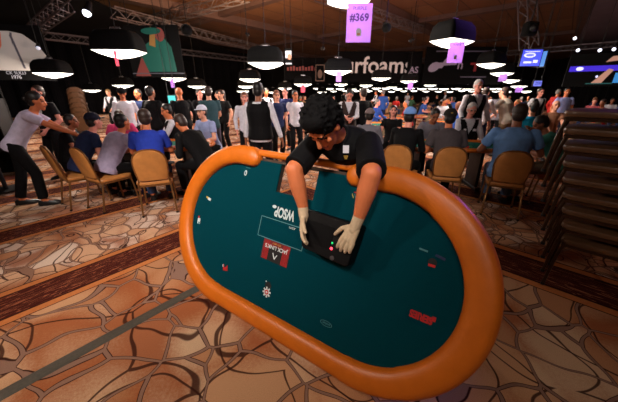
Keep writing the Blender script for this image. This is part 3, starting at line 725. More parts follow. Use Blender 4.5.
def person(loc, rz, label, H=1.75, sit=False, lean=0.0, side_lean=0.0, head=(0.0, 0.0), handR=None, handL=None, curl=0.6, fat=1.0,
           sk='light', shirt=None, sleeve=0.45, trousers=None, hair='short', hairm=None, vest=None, cap=None, bald=False, white_hair=False,
           feetR=None, feetL=None, pelvis=None, voxel=0.011, shoes=True, group=None, gloves=None, palmR=None, palmL=None, tipR=None, tipL=None,
           shirt_long=0.0, twist=0.0, hat_brim_back=False, elbR=None, elbL=None, fuse_all=False, extra=None, hunch=0.0, neck_lean=None, arm=1.0):
    s = H / 1.75
    P = V(pelvis) if pelvis else (V((0, 0, 0.592)) if sit else V((0, 0, 0.93 * s)))
    sp = (Matrix.Rotation(side_lean, 3, 'Y') @ Matrix.Rotation(-lean, 3, 'X')) @ V((0, 0, 1))
    sp2 = (Matrix.Rotation(side_lean, 3, 'Y') @ Matrix.Rotation(-lean - hunch, 3, 'X')) @ V((0, 0, 1))
    fw0 = (Matrix.Rotation(-lean, 3, 'X') @ V((0, 1, 0)))
    fw = Matrix.Rotation(twist, 3, sp) @ fw0; fw = (fw - sp2 * fw.dot(sp2)).normalized(); rt = fw.cross(sp2).normalized()
    fwp = (fw0 - sp * fw0.dot(sp)).normalized(); rtp = fwp.cross(sp).normalized()
    mid = P + sp * 0.22 * s; N = mid + sp2 * 0.30 * s
    shR, shL = N + rt * 0.172 * s * (0.5 + fat * 0.5) - sp2 * 0.05 * s, N - rt * 0.172 * s * (0.5 + fat * 0.5) - sp2 * 0.05 * s
    hipR, hipL = P + V((0.088 * s, 0, -0.02 * s)), P - V((0.088 * s, 0, 0.02 * s))
    Hd = Matrix.Rotation(rz * 0, 3, 'Z') @ (Matrix.Rotation(head[1], 3, 'Z') @ Matrix.Rotation(-head[0], 3, 'X'))
    nl = lean + hunch if neck_lean is None else neck_lean
    nd = (V((math.sin(side_lean) * 0.6, math.sin(nl) * 0.75, math.cos(nl * 0.75)))).normalized()
    HC = N + nd * 0.105 * s + Hd @ V((0, 0.022, 0.065)) * s
    def hp(x, y, z): return HC + Hd @ (V((x, y, z)) * s)
    if handR is None: handR = shR + V((0.06, 0.03, -0.5 * s)) if not sit else V((0.16, 0.44, 0.74))
    if handL is None: handL = shL + V((-0.06, 0.03, -0.5 * s)) if not sit else V((-0.16, 0.44, 0.74))
    eR, wR = ik(shR, handR, 0.285 * s, 0.255 * s, elbR or (0.5, -0.6, -0.6)); eL, wL = ik(shL, handL, 0.285 * s, 0.255 * s, elbL or (-0.5, -0.6, -0.6))
    if sit: fR, fL = V(feetR or (0.13, 0.42, 0.085)), V(feetL or (-0.13, 0.40, 0.085))
    else: fR, fL = V(feetR or (0.10 * s, 0.02, 0.085)), V(feetL or (-0.10 * s, -0.02, 0.085))
    kR, aR = ik(hipR, fR, 0.43 * s, 0.42 * s, (0.15, 1, 0.5)); kL, aL = ik(hipL, fL, 0.43 * s, 0.42 * s, (-0.15, 1, 0.5))
    def ring(c, r, f, a, b, n=18): return [c + (r * math.cos(t) * a + f * math.sin(t) * b) for t in [2 * PI * i / n for i in range(n)]]
    def torso(mb, g=0.0, z0=-0.1, z1=0.31, bell=0.0):
        st = [(-0.10, 0.15, 0.105), (-0.03, 0.168, 0.118), (0.07, 0.155, 0.11), (0.16, 0.145, 0.105), (0.27, 0.155, 0.112), (0.38, 0.168, 0.12), (0.45, 0.17, 0.11), (0.49, 0.14, 0.088), (0.53, 0.075, 0.062)]
        rings = []
        for h, a, b in st:
            if h < z0 - 0.01 or h > z1 + 0.25: continue
            if h < 0.22: c = P + sp * h * s; r_, f_ = rtp.lerp(rt, max(0, (h + 0.1) / 0.32)), fwp.lerp(fw, max(0, (h + 0.1) / 0.32))
            else: c = mid + sp2 * (h - 0.22) * s; r_, f_ = rt, fw
            ft = fat if h < 0.4 else (0.5 + fat * 0.5)
            rings.append(ring(c, r_, f_, a * s * (0.4 + 0.6 * ft) + g + (bell if h < 0.05 else 0), b * s * ft + g + (bell if h < 0.05 else 0)))
        mb.loft(rings)
    seg = 10
    def legs(mb, g=0.0, full=True):
        for h, k_, a_ in ((hipR, kR, aR), (hipL, kL, aL)):
            mb.limb(h, k_, (0.088 * s * (0.5 + fat * 0.5)) + g, 0.056 * s + g, 14)
            if full: mb.limb(k_, k_.lerp(a_, 0.35), 0.056 * s + g, 0.056 * s + g, 12); mb.limb(k_.lerp(a_, 0.35), a_, 0.056 * s + g, 0.036 * s + g * 1.3, 12)
            else: mb.limb(k_, k_.lerp(a_, 0.35), 0.056 * s + g, 0.056 * s + g, 12); mb.limb(k_.lerp(a_, 0.35), k_.lerp(a_, 0.93), 0.056 * s + g, 0.05 * s + g * 1.3, 12, round1=False)
    body = MB(); torso(body); legs(body)
    body.limb(N - nd * 0.02, hp(0, -0.015, -0.06), 0.056 * s, 0.05 * s, 14)
    body.ell(hp(0, -0.008, 0.03), (0.073 * s, 0.092 * s, 0.095 * s), Hd, 18); body.ell(hp(0, 0.022, -0.045), (0.056 * s, 0.066 * s, 0.07 * s), Hd, 16)
    body.limb(hp(0, 0.06, -0.098), hp(0, 0.066, -0.09), 0.022 * s, seg=8)
    body.limb(hp(0, 0.083, 0.015), hp(0, 0.103, -0.028), 0.008 * s, 0.014 * s, 8); body.limb(hp(-0.034, 0.074, 0.03), hp(0.034, 0.074, 0.03), 0.013 * s, seg=8)
    for sx in (-1, 1):
        body.ell(hp(0.076 * sx, -0.002, -0.002), (0.011 * s, 0.02 * s, 0.031 * s), Hd, 8); body.ell(hp(0.04 * sx, 0.055, -0.015), (0.024 * s, 0.024 * s, 0.022 * s), Hd, 8)
    body.limb(hp(-0.014, 0.084, -0.058), hp(0.014, 0.084, -0.058), 0.0095 * s, seg=8)
    for sh, e_, w_, sd, hd_tip, pn in ((shR, eR, wR, 1, tipR, palmR), (shL, eL, wL, -1, tipL, palmL)):
        A = arm * s; body.ell(sh, (0.055 * s,) * 3, None, 12); body.limb(sh, e_, 0.048 * A, 0.040 * A, 12); body.limb(e_, e_.lerp(w_, 0.35), 0.040 * A, 0.041 * A, 12); body.limb(e_.lerp(w_, 0.35), w_, 0.041 * A, 0.026 * (s + A) / 2, 12)
        td = V(hd_tip) if hd_tip else ((w_ - e_).normalized() + (V((0, 0.4, -0.2)) if sit else V((0, 0.1, -0.5)))).normalized()
        pn = V(pn) if pn else (V((0, 0, -1)) if sit else V((-sd, 0, 0)))
        hand(body, w_ + td * 0.03 * s, td, pn, sd, s, curl, 7, 0.0)
    for a_, k_ in ((aR, kR), (aL, kL)):
        body.limb(a_, a_ + V((0, 0.1, -0.04)) * s, 0.034 * s, 0.028 * s, 8)
    bm_ = fuse(body, voxel, 'person')
    hcol = hairm or (mat('white_hair', rgb(205, 200, 195), 0.7, vary=0.1) if white_hair else mat('dark_hair', rgb(20, 14, 12), 0.5, vary=0.3, scale=60))
    inv = Hd.transposed()
    def headpaint(c):
        q = inv @ (V(c) - HC) / s
        if q.y > 0.05:
            for sx in (-1, 1):
                if abs(q.x - 0.031 * sx) < 0.0155 and abs(q.z - 0.008) < 0.0085: return 2
                if abs(q.x - 0.032 * sx) < 0.023 and abs(q.z - 0.032) < 0.006: return 3
            if abs(q.x) < 0.026 and abs(q.z + 0.058) < 0.009 and q.y > 0.078: return 1
        return 0
    if not fuse_all: setmats(bm_, [skin(sk), M_LIP, M_EYE, hcol], headpaint)
    pieces = [('body', bm_, None)]
    mh = None
    if hair == 'short' and not bald:
        hb = MB(); hb.ell(hp(0, -0.022, 0.048), (0.083 * s, 0.094 * s, 0.092 * s), Hd, 18); hb.ell(hp(0, -0.045, 0.0), (0.077 * s, 0.066 * s, 0.085 * s), Hd, 16)
        mh = hb
    elif hair == 'thick':
        hb = MB(); hb.ell(hp(0, -0.022, 0.055), (0.091 * s, 0.100 * s, 0.098 * s), Hd, 20); hb.ell(hp(0, -0.05, 0.0), (0.09 * s, 0.07 * s, 0.095 * s), Hd, 16); hb.ell(hp(0, 0.03, 0.1), (0.075 * s, 0.055 * s, 0.045 * s), Hd, 16)
        r_ = random.Random(3)
        for i in range(300):
            th = r_.uniform(0, 2 * PI); ph = math.acos(r_.uniform(-0.25, 1)); c0 = V((0.087 * math.sin(ph) * math.cos(th), -0.022 + 0.096 * math.sin(ph) * math.sin(th), 0.055 + 0.093 * math.cos(ph)))
            if c0.y > 0.055 and c0.z < 0.085: continue
            n0 = (c0 - V((0, -0.02, 0.03))).normalized(); e0 = c0 + n0 * 0.009 + V((r_.uniform(-1, 1), r_.uniform(-1, 1), r_.uniform(-1, 1))) * 0.012
            hb.limb(hp(*c0), hp(*e0), 0.0105 * s, 0.005 * s, 6)
        mh = hb
    elif hair == 'long':
        hb = MB(); hb.ell(hp(0, -0.022, 0.048), (0.087 * s, 0.098 * s, 0.096 * s), Hd, 18); hb.ell(hp(0, -0.05, -0.05), (0.085 * s, 0.058 * s, 0.14 * s), Hd, 16); hb.ell(hp(0, -0.06, -0.16), (0.08 * s, 0.045 * s, 0.12 * s), Hd, 14); mh = hb
    elif hair == 'bun':
        hb = MB(); hb.ell(hp(0, -0.022, 0.048), (0.084 * s, 0.096 * s, 0.092 * s), Hd, 18); hb.ell(hp(0, -0.045, 0.0), (0.078 * s, 0.066 * s, 0.085 * s), Hd, 16); hb.ell(hp(0, -0.125, 0.02), (0.036 * s, 0.03 * s, 0.036 * s), Hd, 12); mh = hb
    elif hair == 'fringe' :
        hb = MB(); hb.ell(hp(0, -0.05, -0.005), (0.08 * s, 0.06 * s, 0.06 * s), Hd, 14); mh = hb
    if mh: pieces.append(('hair', fuse(mh, max(0.0055, voxel * 0.6) if not fuse_all else voxel, 'hair', 1 if hair == 'thick' else 2), hcol))
    if cap:
        cb = MB(); cb.ell(hp(0, -0.012, 0.05), (0.09 * s, 0.103 * s, 0.092 * s), Hd, 20)
        yb = -1 if hat_brim_back else 1
        br = MB()
        cm = fuse(cb, 0.008, 'cap', 2, 0.004, keep=lambda c: (inv @ (V(c) - HC) / s).z > 0.045)
        top = [hp(0.07 * math.sin(t), yb * (0.06 + 0.095 * math.cos(t)), 0.05) for t in [-PI / 2 + PI * i / 10 for i in range(11)]]
        br.add(top + [p + Hd @ V((0, 0, 0.006)) for p in top], [tuple(range(11)), tuple(range(11, 22))[::-1]] + [(i, (i + 1) % 11, 11 + (i + 1) % 11, 11 + i) for i in range(11)])
        pieces.append(('cap', cm, cap)); pieces.append(('cap_brim', br.mesh('brim', [cap]), cap if not isinstance(cap, list) else cap[0]))
    if shirt:
        sb = MB(); torso(sb, 0.013, z0=-0.1 if not sit else -0.1, z1=0.31, bell=0.008)
        for sh, e_, w_ in ((shR, eR, wR), (shL, eL, wL)):
            sb.ell(sh, (0.066 * s,) * 3, None, 12)
            if sleeve <= 1.0: sb.limb(sh, sh.lerp(e_, max(0.25, sleeve) * 1.35 if sleeve < 0.7 else 1.0), 0.062 * s * (0.4 + 0.6 * arm), 0.066 * s * (0.4 + 0.6 * arm), 14, round1=False)
            else: sb.limb(sh, e_, 0.06 * s, 0.05 * s, 14); sb.limb(e_, e_.lerp(w_, 0.97), 0.05 * s, 0.037 * s, 14, round1=False)
        if extra == 'collar': sb.limb(N - nd * 0.01, N + nd * 0.035, 0.072 * s, 0.066 * s, 14, round1=False)
        pieces.append(('shirt', fuse(sb, voxel, 'shirt', 3), shirt))
    if vest:
        vb = MB(); torso(vb, 0.024 + 0.004 * fat, z0=-0.1); 
        for sh in (shR, shL): vb.limb(N - sp2 * 0.03 * s, (N - sp2 * 0.035 * s).lerp(sh, 0.72), 0.068 * s, 0.07 * s, 14)
        def keep(c):
            q = V(c) - mid; h = q.dot(sp2) / s + 0.22; x = q.dot(rt) / s; y = q.dot(fw) / s
            if h > 0.515 and y > -0.03: return False
            if abs(x) < 0.072 and h > 0.50: return False
            if y > 0 and h > 0.26 and abs(x) < (h - 0.26) * 0.36: return False
            if h < -0.06: return False
            return True
        pieces.append(('vest', fuse(vb, max(voxel, 0.01), 'vest', 2, 0.006, keep), vest))
    if trousers:
        tb = MB(); torso(tb, 0.006, z0=-0.1, z1=-0.2); legs(tb, 0.012, False)
        pieces.append(('trousers', fuse(tb, voxel, 'trousers', 3), trousers))
    if shoes:
        for a_ in (aR, aL):
            fb = MB(); b0 = V((a_.x, a_.y, 0)); r_ = [[b0 + V((x * w * s, y * s, z)) for x, z in ((-1, 0), (1, 0), (1.05, h * .5), (.6, h), (-.6, h), (-1.05, h * .5))] for y, w, h in ((-0.07, 0.03, .07), (-0.03, 0.038, .09), (0.05, 0.036, .085), (0.12, 0.046, .06), (0.18, 0.04, .045), (0.205, 0.02, .03))]
            lift = V((0, 0, max(0, a_.z - 0.085))); r_ = [[p + lift for p in q] for q in r_]
            fb.loft(r_); me = fb.mesh('shoe', [mat('black_shoe_leather', rgb(14, 12, 12), 0.4)], True); pieces.append(('shoe', me, mat('black_shoe_leather', (0, 0, 0))))
    if gloves:
        for w_, e_, td, pn, sd in ((wR, eR, tipR, palmR, 1), (wL, eL, tipL, palmL, -1)):
            gb = MB(); t = V(td); hand(gb, w_ + t * 0.03 * s, t, V(pn), sd, s, curl, 8, 0.0022); d = (w_ - e_).normalized()
            gb.limb(w_ - d * 0.035, w_ + t * 0.03, 0.0315 * s, 0.029 * s, 12, round0=False)
            pieces.append(('glove', fuse(gb, 0.0036, 'glove', 2), gloves))
    if fuse_all:
        return pieces
    M0 = Matrix.Translation(V(loc)) @ Matrix.Rotation(rz, 4, 'Z')
    o = link('person', bm_); o.matrix_world = M0; tag(o, label, 'person', group)
    for nm, me, m in pieces[1:]:
        if m is not None and not isinstance(m, list): setmats(me, [m])
        elif isinstance(m, list): setmats(me, m, lambda c: 1 if (inv @ (V(c) - HC)).y > 0.05 * s else 0)
        if nm == 'shirt' and isinstance(shirt, tuple): pass
        c_ = link('brim' if nm == 'cap_brim' else nm, me, capo if nm == 'cap_brim' else o)
        if nm == 'cap': capo = c_
    o['_joints'] = 0; del o['_joints']
    person.info = dict(N=M0 @ N, HC=M0 @ HC, mid=M0 @ mid, M0=M0, rt=rt, fw=fw, sp2=sp2, midl=mid, s=s, wR=wR, wL=wL, eR=eR, eL=eL)
    return o
def face_to(x, y, tx, ty): return math.atan2(-(tx - x), ty - y)      # rz so that local +Y looks at the target

K_BLACK = cloth('black', 9, 8, 10); K_NAVY = cloth('navy', 30, 40, 74); K_WHITE = cloth('white', 218, 214, 222); K_JEANS = cloth('denim', 52, 64, 96); K_GREYT = cloth('grey_trouser', 86, 80, 92)
HAIR_BR = mat('brown_hair', rgb(48, 30, 22), 0.55, vary=0.3, scale=60)
# the dealer leaning over the tipped table
dl_rz = math.atan2(tn.x, -tn.y)  # local +Y points along -tn (towards the photographer)
fwd = -tn
D0 = V((0.348, 1.979, 0.0)) + ex * 0.05
Rm = Matrix.Rotation(dl_rz, 3, 'Z'); RmI = Rm.transposed()
def dl(p): return RmI @ (V(p) - D0)
hl = tp(*onp(304, 211, 0.14)); hr_ = tp(*onp(358, 221, 0.185))
person(D0, dl_rz, 'dealer in black short sleeved shirt and pale gloves bending over the tipped table', H=1.85, pelvis=(0, 0, 0.972), lean=0.50, hunch=0.45, head=(0.95, -0.06), neck_lean=1.55, arm=1.18,
       handR=dl(hl), handL=dl(hr_), curl=0.35, sk='tan', shirt=mat('cloth_dealer_black', rgb(7, 7, 9), 0.85, vary=0.3, scale=10, bump=0.3, spec=0.2), sleeve=0.69, trousers=K_BLACK, hair='thick', voxel=0.0065,
       gloves=mat('pale_knit_glove', rgb(196, 172, 140), 0.9, vary=0.1, scale=40), tipR=RmI @ (-ev * 0.95 + ex * 0.25 + eN * 0.1), palmR=RmI @ (ex * 0.9 - eN * 0.3 + ev * .1),
       tipL=RmI @ (-ev * 0.95 - ex * 0.28), palmL=RmI @ (-eN + ex * -0.15), elbR=RmI @ (eN * 0.9 - ex * 0.15), elbL=RmI @ (eN * 0.8 + ex * 0.5), extra='collar', fat=0.85, hairm=mat('matte_black_hair', rgb(6, 5, 6), 0.8, spec=0.15))
I = person.info
I = person.info; dealer = [o for o in bpy.data.objects if o.name == 'person'][0]
Bm = Matrix((I['rt'], I['sp2'], -I['fw'])).transposed()
bpy.context.view_layer.update()
sh_ = [c for c in dealer.children if c.name.startswith('shirt')][0]; Mi = dealer.matrix_world.inverted()
o_ = Mi @ V((0, 0, EYE)); dr = (Mi.to_3x3() @ ray(346, 149)).normalized()
ok, q, nrm, _ = sh_.ray_cast(o_, dr)
if not ok: q = I['midl'] + I['sp2'] * 0.255 + I['fw'] * 0.118; nrm = I['fw']
nrm = (nrm - dr * 0.4).normalized(); X_ = (I['rt'] - nrm * I['rt'].dot(nrm)).normalized(); Y_ = nrm.cross(X_)
Bm = Matrix((X_, Y_, nrm)).transposed(); q = q + nrm * 0.004
mb = MB(); mb.box(q, (0.034, 0.044, 0.006), Bm); mb.build('name_badge', M_WHITE, dealer)
yd = Y_ if Y_.z < 0 else -Y_
mb = MB()
for i in range(3): mb.box(q + yd * (0.04 + 0.008 * i) + nrm * 0.002, (0.026 - 0.006 * i, 0.003, 0.008), Bm)
mb.build('chest_embroidery', M_INK_G, dealer)

# ------------------------------------------------------------------ poker tables in play
def make_table():
    root = empty('poker_table')
    mb = MB(); mb.loft([[V((x, y, z)) for x, y in stadium(0.58, 0.50, 16)] for z in (0.70, 0.745)]); mb.build('tabletop', M_FELT2, root)
    mb = MB(); rings = []
    out = stadium(0.58, 0.545, 16); n = len(out)
    for i, (x, y) in enumerate(out):
        cx = max(-0.58, min(0.58, x)); nx, ny = (x - cx) / 0.545, y / 0.545
        rings.append([V((x + nx * 0.06 * math.cos(t), y + ny * 0.06 * math.cos(t), 0.745 + 0.035 * math.sin(t))) for t in [2 * PI * j / 10 for j in range(10)]])
    mb.loft(rings, closed=True); mb.build('padded_rail', M_RAIL, root, True)
    for sx in (-1, 1):
        mb = MB(); mb.box((sx * 0.6, 0, 0.36), (0.06, 0.5, 0.68), bev=0.01); mb.box((sx * 0.6, 0, 0.03), (0.1, 0.66, 0.06), bev=0.01); mb.build('leg', M_BLACKMETAL, root)
    return root
tab0 = make_table(); tab0.scale = (0.85, 0.85, 1)
tab0.location = (-2.7, 4.9, 0); tab0.rotation_euler = (0, 0, 0.1); tag(tab0, 'green poker table with tan rail ringed by the blue shirted and pink shirted players', 'poker table', 'poker tables in play')
t = copy_tree(tab0); t.location = (2.45, 4.85, 0); t.rotation_euler = (0, 0, -0.08); tag(t, 'green poker table with tan rail where the white haired dealer sits', 'poker table', 'poker tables in play')
def make_chips():
    root = empty('chip_stack'); ms = [mat('chip_orange', rgb(230, 110, 40), 0.5), mat('chip_red', rgb(200, 40, 40), 0.5), mat('chip_green', rgb(40, 140, 90), 0.5)]
    mb = MB()
    for i in range(8): mb.lathe([(0.018, i * 0.0042), (0.0195, i * 0.0042 + 0.0006), (0.0195, i * 0.0042 + 0.0034), (0.018, i * 0.0042 + 0.004)], (0, 0, 0), 14)
    mb.build('chips', ms[0], root, True); return root, ms
chip0, cms = make_chips(); first = True
for cx, cy, n, where in ((-2.3, 4.6, 3, 'before the blue shirted player'), (-3.0, 5.2, 3, 'before the pink shirted player'), (2.05, 5.15, 3, 'before the bearded player in grey'), (1.7, 4.8, 3, 'before the player in the light blue cap'), (2.6, 4.6, 3, 'before the light blue shirt')):
    for i in range(n):
        o = chip0 if first else copy_tree(chip0); first = False
        o.location = (cx + 0.05 * (i % 3), cy + 0.05 * (i // 3), 0.7455)
        if (i + n) % 3: 
            c = o.children[0]; c.material_slots[0].link = 'OBJECT'; c.material_slots[0].material = cms[(i + n) % 3]
        tag(o, 'stack of %s poker chips %s' % (('orange', 'red', 'green')[(i + n) % 3], where), 'poker chips', 'chip stacks ' + where)

# ------------------------------------------------------------------ players and staff near the two tables
C_GREYLAV = cloth('grey_lavender', 158, 146, 172); C_BLUE = cloth('royal_blue', 40, 62, 168); C_PINK = cloth('pink', 214, 70, 120); C_TEALG = cloth('grey_teal', 52, 78, 84)
C_LBLUE = cloth('light_blue', 108, 150, 206); C_TEAL = cloth('teal', 62, 128, 112); C_TAUPE = cloth('taupe_grey', 74, 66, 68); C_GREY = cloth('mid_grey', 112, 108, 116); C_TURQ = cloth('turquoise', 0, 140, 190)
C_CREAM = cloth('cream', 196, 186, 170); K_KHAKI = cloth('khaki', 130, 112, 88)
def mk(px, Y, tx, ty, label, **kw):
    p = atY(px, Y); placed.append((p.x, p.y))
    d = kw.pop('deg', None)
    rz = math.radians(d) if d is not None else face_to(p.x, p.y, tx, ty)
    o = person((p.x, p.y, 0), rz, label, **kw); return o, p, rz
def seat(px, Y, tx, ty, label, chlabel=None, **kw):
    o, p, rz = mk(px, Y, tx, ty, label, sit=True, **kw)
    if chlabel: chair(p.x + 0.02 * math.sin(rz), p.y - 0.02 * math.cos(rz), rz, chlabel, 'banquet chairs at the tables in play')
    return o
placed = []
TL, TR = (-2.7, 4.72), (2.45, 4.72)
FWD = dict(lean=0.35, hunch=0.1)
# left table
seat(162, 3.82, -2.35, 5.0,  'seated player in royal blue polo seen from behind at the left table', 'tan banquet chair under the royal blue polo player', shirt=C_BLUE, trousers=K_JEANS, sk='tan', H=1.78, fat=1.02, hairm=HAIR_BR, sleeve=0.5, lean=0.25, hunch=0.1, handR=(0.16, 0.5, 0.8), handL=(-0.16, 0.52, 0.8), deg=24)
seat(118, 3.95, -2.3, 5.2, 'seated player in grey lavender polo leaning onto the left table', 'tan banquet chair tilted behind the grey lavender polo player', shirt=C_GREYLAV, trousers=K_BLACK, lean=0.5, hunch=0.15, sk='tan', H=1.76, fat=1.1, sleeve=0.5, handR=(0.3, 0.55, 0.8), handL=(-0.05, 0.6, 0.8))
seat(91, 4.05, -2.6, 5.2, 'seated player in navy shirt and dark cap beside the grey lavender polo', 'tan banquet chair behind the navy shirted player', shirt=K_NAVY, trousers=K_BLACK, lean=0.45, hunch=0.15, cap=cloth('cap_navy', 24, 26, 44), H=1.74, sk='pink')
seat(78, 4.6, -2.9, 5.0, 'dark haired boy in black sitting at the near corner of the left table', None, shirt=K_BLACK, trousers=K_BLACK, lean=0.25, hunch=0.2, H=1.55, sk='brown', feetR=(0.1, 0.55, 0.085), feetL=(-0.3, 0.5, 0.085))
seat(131, 5.8, -2.9, 4.6, 'player in bright pink shirt facing the camera across the left table', None, shirt=C_PINK, trousers=K_BLACK, lean=0.45, hunch=0.2, H=1.72, sk='pink', hairm=HAIR_BR, head=(0.35, 0))
seat(183, 5.75, -3.0, 4.5, 'card dealer in white shirt and black waistcoat seated at the left table', None, shirt=K_WHITE, trousers=K_BLACK, vest=K_BLACK, lean=0.12, sleeve=1.5, H=1.74, sk='tan', head=(0.2, 0.1), deg=120)
seat(211, 4.3, -2.7, 4.8, 'player in black shirt bending over the right end of the left table', None, shirt=K_BLACK, trousers=K_BLACK, lean=0.5, hunch=0.25, H=1.8, sk='tan', hairm=HAIR_BR, sleeve=1.5, fat=1.15, head=(0.5, 0))
seat(217, 5.7, -2.4, 4.8, 'player in blue white cap and pale top behind the bending man in black', None, shirt=cloth('pale_blue', 150, 160, 200), trousers=K_BLACK, cap=cloth('cap_white', 210, 212, 226), lean=0.3, H=1.75)
# woman server leaning in
p = atY(38, 3.95)
person((p.x, p.y, 0), face_to(p.x, p.y, -2.6, 5.2) - 0.15, 'woman in white T shirt and black trousers leaning forward with an arm stretched out', H=1.74, lean=0.62, hunch=0.05, head=(0.15, -0.1), shirt=cloth('white_tee', 200, 190, 215), trousers=K_BLACK, sleeve=0.42,
       hair='bun', sk='tan', fat=0.92, handR=(0.2, 0.86, 0.98), handL=(-0.12, 0.75, 0.95), feetR=(0.12, 0.12, 0.085), feetL=(-0.1, -0.2, 0.085), elbR=(0.3, -0.2, -0.9))
o, p, rz = mk(67, 5.4, 0, 0, 'man in black T shirt with white chest print and headphones standing at the left', shirt=cloth('print_black', 18, 17, 20), trousers=K_BLACK, H=1.73, sk='pink', hairm=HAIR_BR, fat=1.1, handR=(0.2, 0.25, 1.0), handL=(-0.2, 0.2, 1.0), deg=170)
I = person.info; mb = MB(); Bq = Matrix((I['rt'], I['sp2'], -I['fw'])).transposed(); c0 = I['midl'] + I['sp2'] * 0.13 + I['fw'] * 0.135
mb.add([c0 + I['rt'] * (0.1 * math.cos(t) * (1 + .2 * math.sin(3 * t))) + I['sp2'] * (0.09 * math.sin(t)) + I['fw'] * 0.012 * (1 - abs(math.cos(t))) for t in [2 * PI * i / 20 for i in range(20)]] , [tuple(range(20))]); mb.box(c0 - I['sp2'] * 0.15, (0.05, 0.14, 0.012), Bq); mb.build('chest_print', M_WHITE, o)
# standing behind the left table
mk(138, 6.6, 0, 0, 'standing man in white shirt and black cap behind the pink shirt player', shirt=K_WHITE, trousers=K_BLACK, cap=cloth('cap_black', 14, 14, 16), H=1.72, sleeve=1.5, sk='tan', deg=215, head=(0.3, 0))
mk(164, 6.5, 0, 0, 'broad standing man in black long sleeved shirt seen from behind', shirt=K_BLACK, trousers=K_BLACK, H=1.74, sleeve=1.5, fat=1.25, sk='brown', deg=-20)
mk(151, 7.6, 0, 0, 'dark haired man half hidden between the white and the black standing shirts', shirt=K_NAVY, trousers=K_BLACK, H=1.7, sk='tan', deg=170)
mk(190, 7.0, 0, 0, 'bald man in black standing with his back to the teal screen', shirt=K_BLACK, trousers=K_BLACK, H=1.73, sleeve=1.5, bald=True, fat=1.2, sk='tan', deg=40)
mk(217, 6.6, 0, 0, 'standing man in grey teal shirt and grey trousers facing away', shirt=C_TEALG, trousers=K_GREYT, H=1.74, hairm=HAIR_BR, deg=20, handR=(0.1, 0.3, 1.05), handL=(-0.1, 0.3, 1.1))
mk(207, 8.0, 0, 0, 'red faced man in dark shirt talking to the man in grey teal', shirt=K_BLACK, trousers=K_BLACK, H=1.7, sk='pink', hairm=HAIR_BR, deg=230)
mk(228, 8.2, 0, 0, 'long haired woman in black standing by the grey teal man', shirt=K_BLACK, trousers=K_BLACK, H=1.68, hair='long', hairm=HAIR_BR, deg=150)
mk(224, 9.5, 0, 0, 'woman in dark clothes behind the long haired woman', shirt=K_BLACK, trousers=K_BLACK, H=1.68, hair='long', deg=100)
# walking dealer and neighbours
mk(264, 4.75, 0, 0, 'dealer in black waistcoat and white sleeves walking away behind the tipped table', shirt=K_WHITE, trousers=K_BLACK, vest=K_BLACK, H=1.76, sleeve=1.5, fat=1.15, sk='brown', deg=-12, handR=(0.36, 0.05, 0.87), handL=(-0.3, 0.05, 0.86), feetR=(0.1, 0.2, 0.085), feetL=(-0.1, -0.15, 0.085))
mk(250, 6.3, 0, 0, 'fair woman in white blouse facing the camera past the walking dealer', shirt=K_WHITE, trousers=K_BLACK, H=1.62, hair='long', hairm=mat('auburn_hair', rgb(110, 60, 36), 0.6), sk='pink', sleeve=1.5, deg=190)
mk(279, 7.0, 0, 0, 'woman with auburn hair in dark dress beside the walking dealer', shirt=K_NAVY, trousers=K_BLACK, H=1.66, hair='long', hairm=mat('auburn_hair', (0, 0, 0)), deg=200)
mk(287, 8.4, 0, 0, 'man in blue black shirt with hands in front near the pink slip', shirt=cloth('deep_blue', 24, 34, 80), trousers=K_BLACK, H=1.74, sk='pink', deg=160, handR=(0.1, 0.3, 1.0), handL=(-0.1, 0.3, 1.0))
mk(296, 7.4, 0, 0, 'person in white blouse just beside the curly dark hair', shirt=K_WHITE, trousers=K_BLACK, H=1.66, deg=200, sk='tan')
mk(346, 6.6, 0, 0, 'dealer in white shirt and waistcoat sorting cards behind the bending dealer', shirt=K_WHITE, vest=mat('brown_waistcoat', rgb(44, 26, 22), 0.8), trousers=K_BLACK, H=1.70, sleeve=1.5, deg=175, head=(0.5, 0), handR=(0.08, 0.32, 1.12), handL=(-0.08, 0.32, 1.08), sk='pink')
mk(359, 7.0, 0, 0, 'man in black seen from behind next to the card sorting dealer', shirt=K_BLACK, trousers=K_BLACK, H=1.72, deg=20, hairm=HAIR_BR)
seat(363, 4.9, 1.8, 5.4, 'seated player in a grey hooded top beside the bending dealer', None, shirt=C_GREY, trousers=K_BLACK, lean=0.3, H=1.66, cap=cloth('hood_grey', 120, 104, 104), sleeve=1.5, deg=-20)
seat(388, 6.2, 1.6, 5.2, 'dark haired woman looking up beside the light blue cap', None, shirt=K_BLACK, trousers=K_BLACK, lean=0.1, hair='long', H=1.64, sk='pink', deg=150, head=(-0.2, 0.3))
# right table
seat(397, 4.15, 2.0, 5.1, 'seated player in black top and light blue cap', 'tan banquet chair behind the player in the light blue cap', shirt=K_BLACK, trousers=K_BLACK, cap=cloth('cap_lightblue', 112, 152, 214), lean=0.22, H=1.76, sleeve=1.5, sk='pink')
seat(438, 4.02, 2.1, 5.1, 'seated player in taupe shirt and black cap with yellow patch', 'tan banquet chair behind the taupe shirted player', shirt=C_TAUPE, trousers=K_BLACK, cap=cloth('cap_darkyellow', 34, 30, 26), lean=0.36, hunch=0.1, H=1.8, fat=1.15, sleeve=0.5, sk='tan', deg=-16)
I = person.info; co = [o for o in bpy.data.objects if o.get('label', '').startswith('seated player in taupe')][0]
hcl = I['M0'].inverted() @ I['HC']; mb = MB(); mb.ell(hcl + V((0, -0.105, 0.075)), (0.03, 0.012, 0.018), None, 10); mb.build('cap_patch', mat('yellow_patch', rgb(200, 160, 50), 0.7), co, True)
seat(421, 5.85, 2.3, 4.6, 'bearded player in grey shirt looking down at his chips across the right table', None, shirt=C_GREY, trousers=K_BLACK, lean=0.4, hunch=0.2, H=1.78, sk='brown', head=(0.5, 0), sleeve=0.5)
